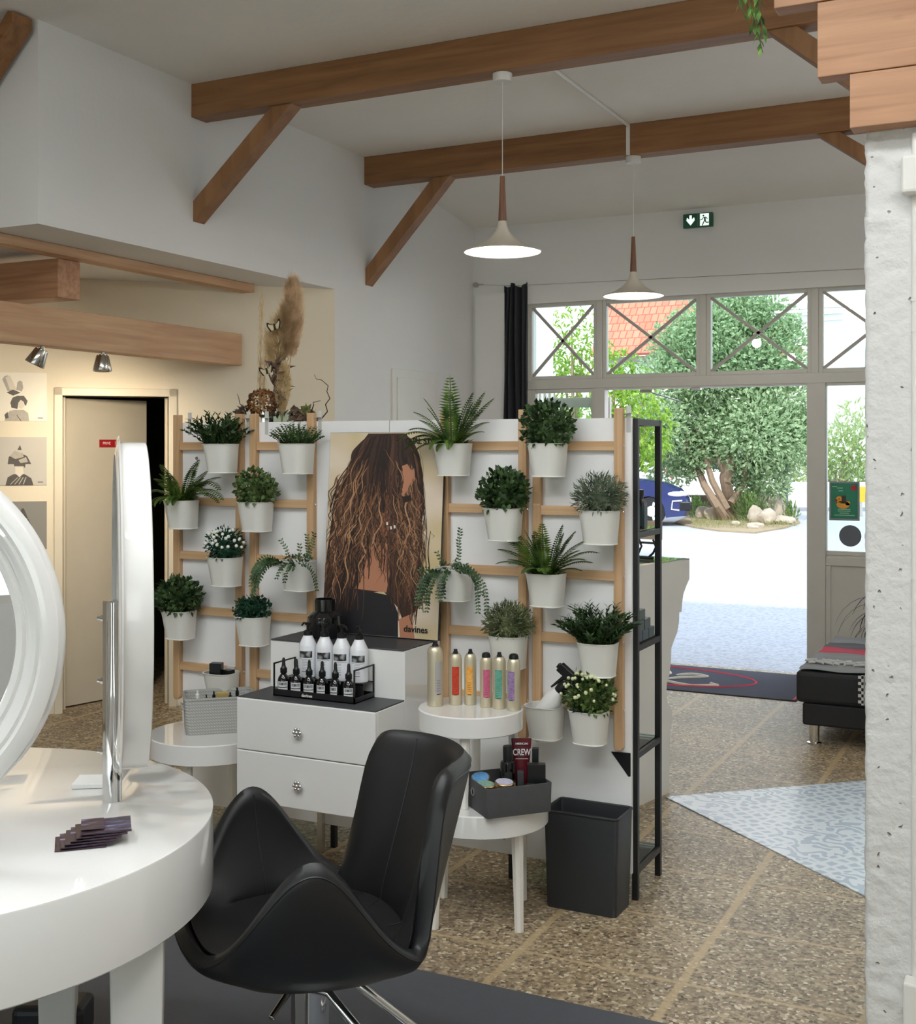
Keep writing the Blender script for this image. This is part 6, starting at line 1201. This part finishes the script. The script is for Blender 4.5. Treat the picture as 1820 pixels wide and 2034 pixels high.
leafy('leafy_tree', 'drooping yellow-green tree at the left edge of the doorway', [(1225, 725, .32), (1240, 770, .38), (1215, 800, .36), (1270, 800, .30), (1275, 850, .36), (1285, 880, .30), (1240, 860, .30), (1205, 850, .3), (1268, 905, .18)], 16.5, 1100, .16, G_yel, 1215)
leafy('roadside_bush', 'light green bushes across the road at right', [(1590, 930, .8), (1620, 925, .7), (1660, 910, .9), (1690, 900, 1.1), (1715, 860, 1.0), (1750, 900, 1.2), (1655, 945, .5), (1700, 945, .5), (1580, 890, .6)], 36, 240, .28, leafmat('pale bush leaf', S(120, 150, 84), S(196, 208, 150), .6, .5), 1660, .6, 'bush')
yb = far(1713, 985, 29); t = thing('yellow_box', 'small yellow roadside box beside the pillar edge', 'roadside box', (yb.x, yb.y, GZ), YAW); MB().box(-.12, .12, 0, .2, .35, .72).obj('box_body', mat('yellow box paint', S(236, 178, 48), .5), t, smooth=0, bevel=.01); MB().box(-.03, .03, .06, .12, 0, .36).obj('box_post', M_steel, t, smooth=0)
# houses
def tile_mat():
    m, nt, p = new_mat('red roof tiles'); p.inputs['Roughness'].default_value = .8; tcn = N(nt, 'TexCoord'); br = N(nt, 'TexBrick'); br.inputs['Scale'].default_value = 1; br.inputs['Brick Width'].default_value = .26; br.inputs['Row Height'].default_value = .38; br.inputs['Mortar Size'].default_value = .022
    br.inputs['Color1'].default_value = (*S(228, 142, 116), 1); br.inputs['Color2'].default_value = (*S(216, 122, 98), 1); br.inputs['Mortar'].default_value = (*S(190, 92, 76), 1); nt.links.new(tcn.outputs['Object'], br.inputs['Vector']); nt.links.new(br.outputs[0], p.inputs['Base Color']); return m
e0, e1_ = far(1180, 690, 44), far(1500, 690, 44-3.0); hz0 = far(1250, 706, 43).z
h1 = thing('tiled_house', 'house with a steep red tiled roof behind the tree', 'house', (e0.x, e0.y, GZ), math.atan2(e1_.y-e0.y, e1_.x-e0.x)); LW = (e1_-e0).length
MB().box(.3, LW-.3, .4, 8, 0, hz0).obj('house_wall', M_render, h1, smooth=0); MB().box(0, LW, -.02, .5, hz0-.18, hz0).obj('eaves_board', mat('grey eaves', S(150, 146, 144), .7), h1, smooth=0)
sl = MB().box(0, LW, 0, 7.2, 0, .12).obj('roof', tile_mat(), h1, smooth=0); sl.location = (0, -.25, hz0); sl.rotation_euler = (math.radians(52), 0, 0)
for x in (2, 4.2): MB().box(x, x+.9, .37, .42, 1.0, 2.2).obj('window', M_carg, h1, smooth=0)
w0 = far(1480, 890, 40); w1 = far(1850, 890, 37); h2 = thing('white_house', 'white house with cornice and shuttered window behind the pillar', 'house', (w0.x, w0.y, GZ), math.atan2(w1.y-w0.y, w1.x-w0.x)); LW = (w1-w0).length
MB().box(0, LW, 0, 6, 0, 7.4).obj('house_wall', M_render, h2, smooth=0)
q = MB(); 
for k, z in enumerate((5.75, 5.95, 6.15)): q.box(1.2, 3.2, -.10-.05*k, 0, z, z+.08)
q.obj('cornice', mat('pale cornice', S(214, 222, 226), .8), h2, smooth=0); q = MB(); q.box(3.35, 3.95, -.06, 0, 3.9, 5.0); q.obj('shutter', mat('pale blue shutter', S(196, 216, 224), .6), h2, smooth=0); q = MB(); q.box(3.5, 4.6, -.03, 0, 4.0, 4.9); q.obj('window', M_carg, h2, smooth=0)
q = MB(); q.prism([(1.0, -.9, 4.72), (1.9, -.9, 4.95), (1.9, -.9, 4.55), (1.0, -.9, 4.55)], (0, .9, 0)); q.obj('porch_roof', mat('red porch tiles', S(216, 116, 92), .8), h2, smooth=0)
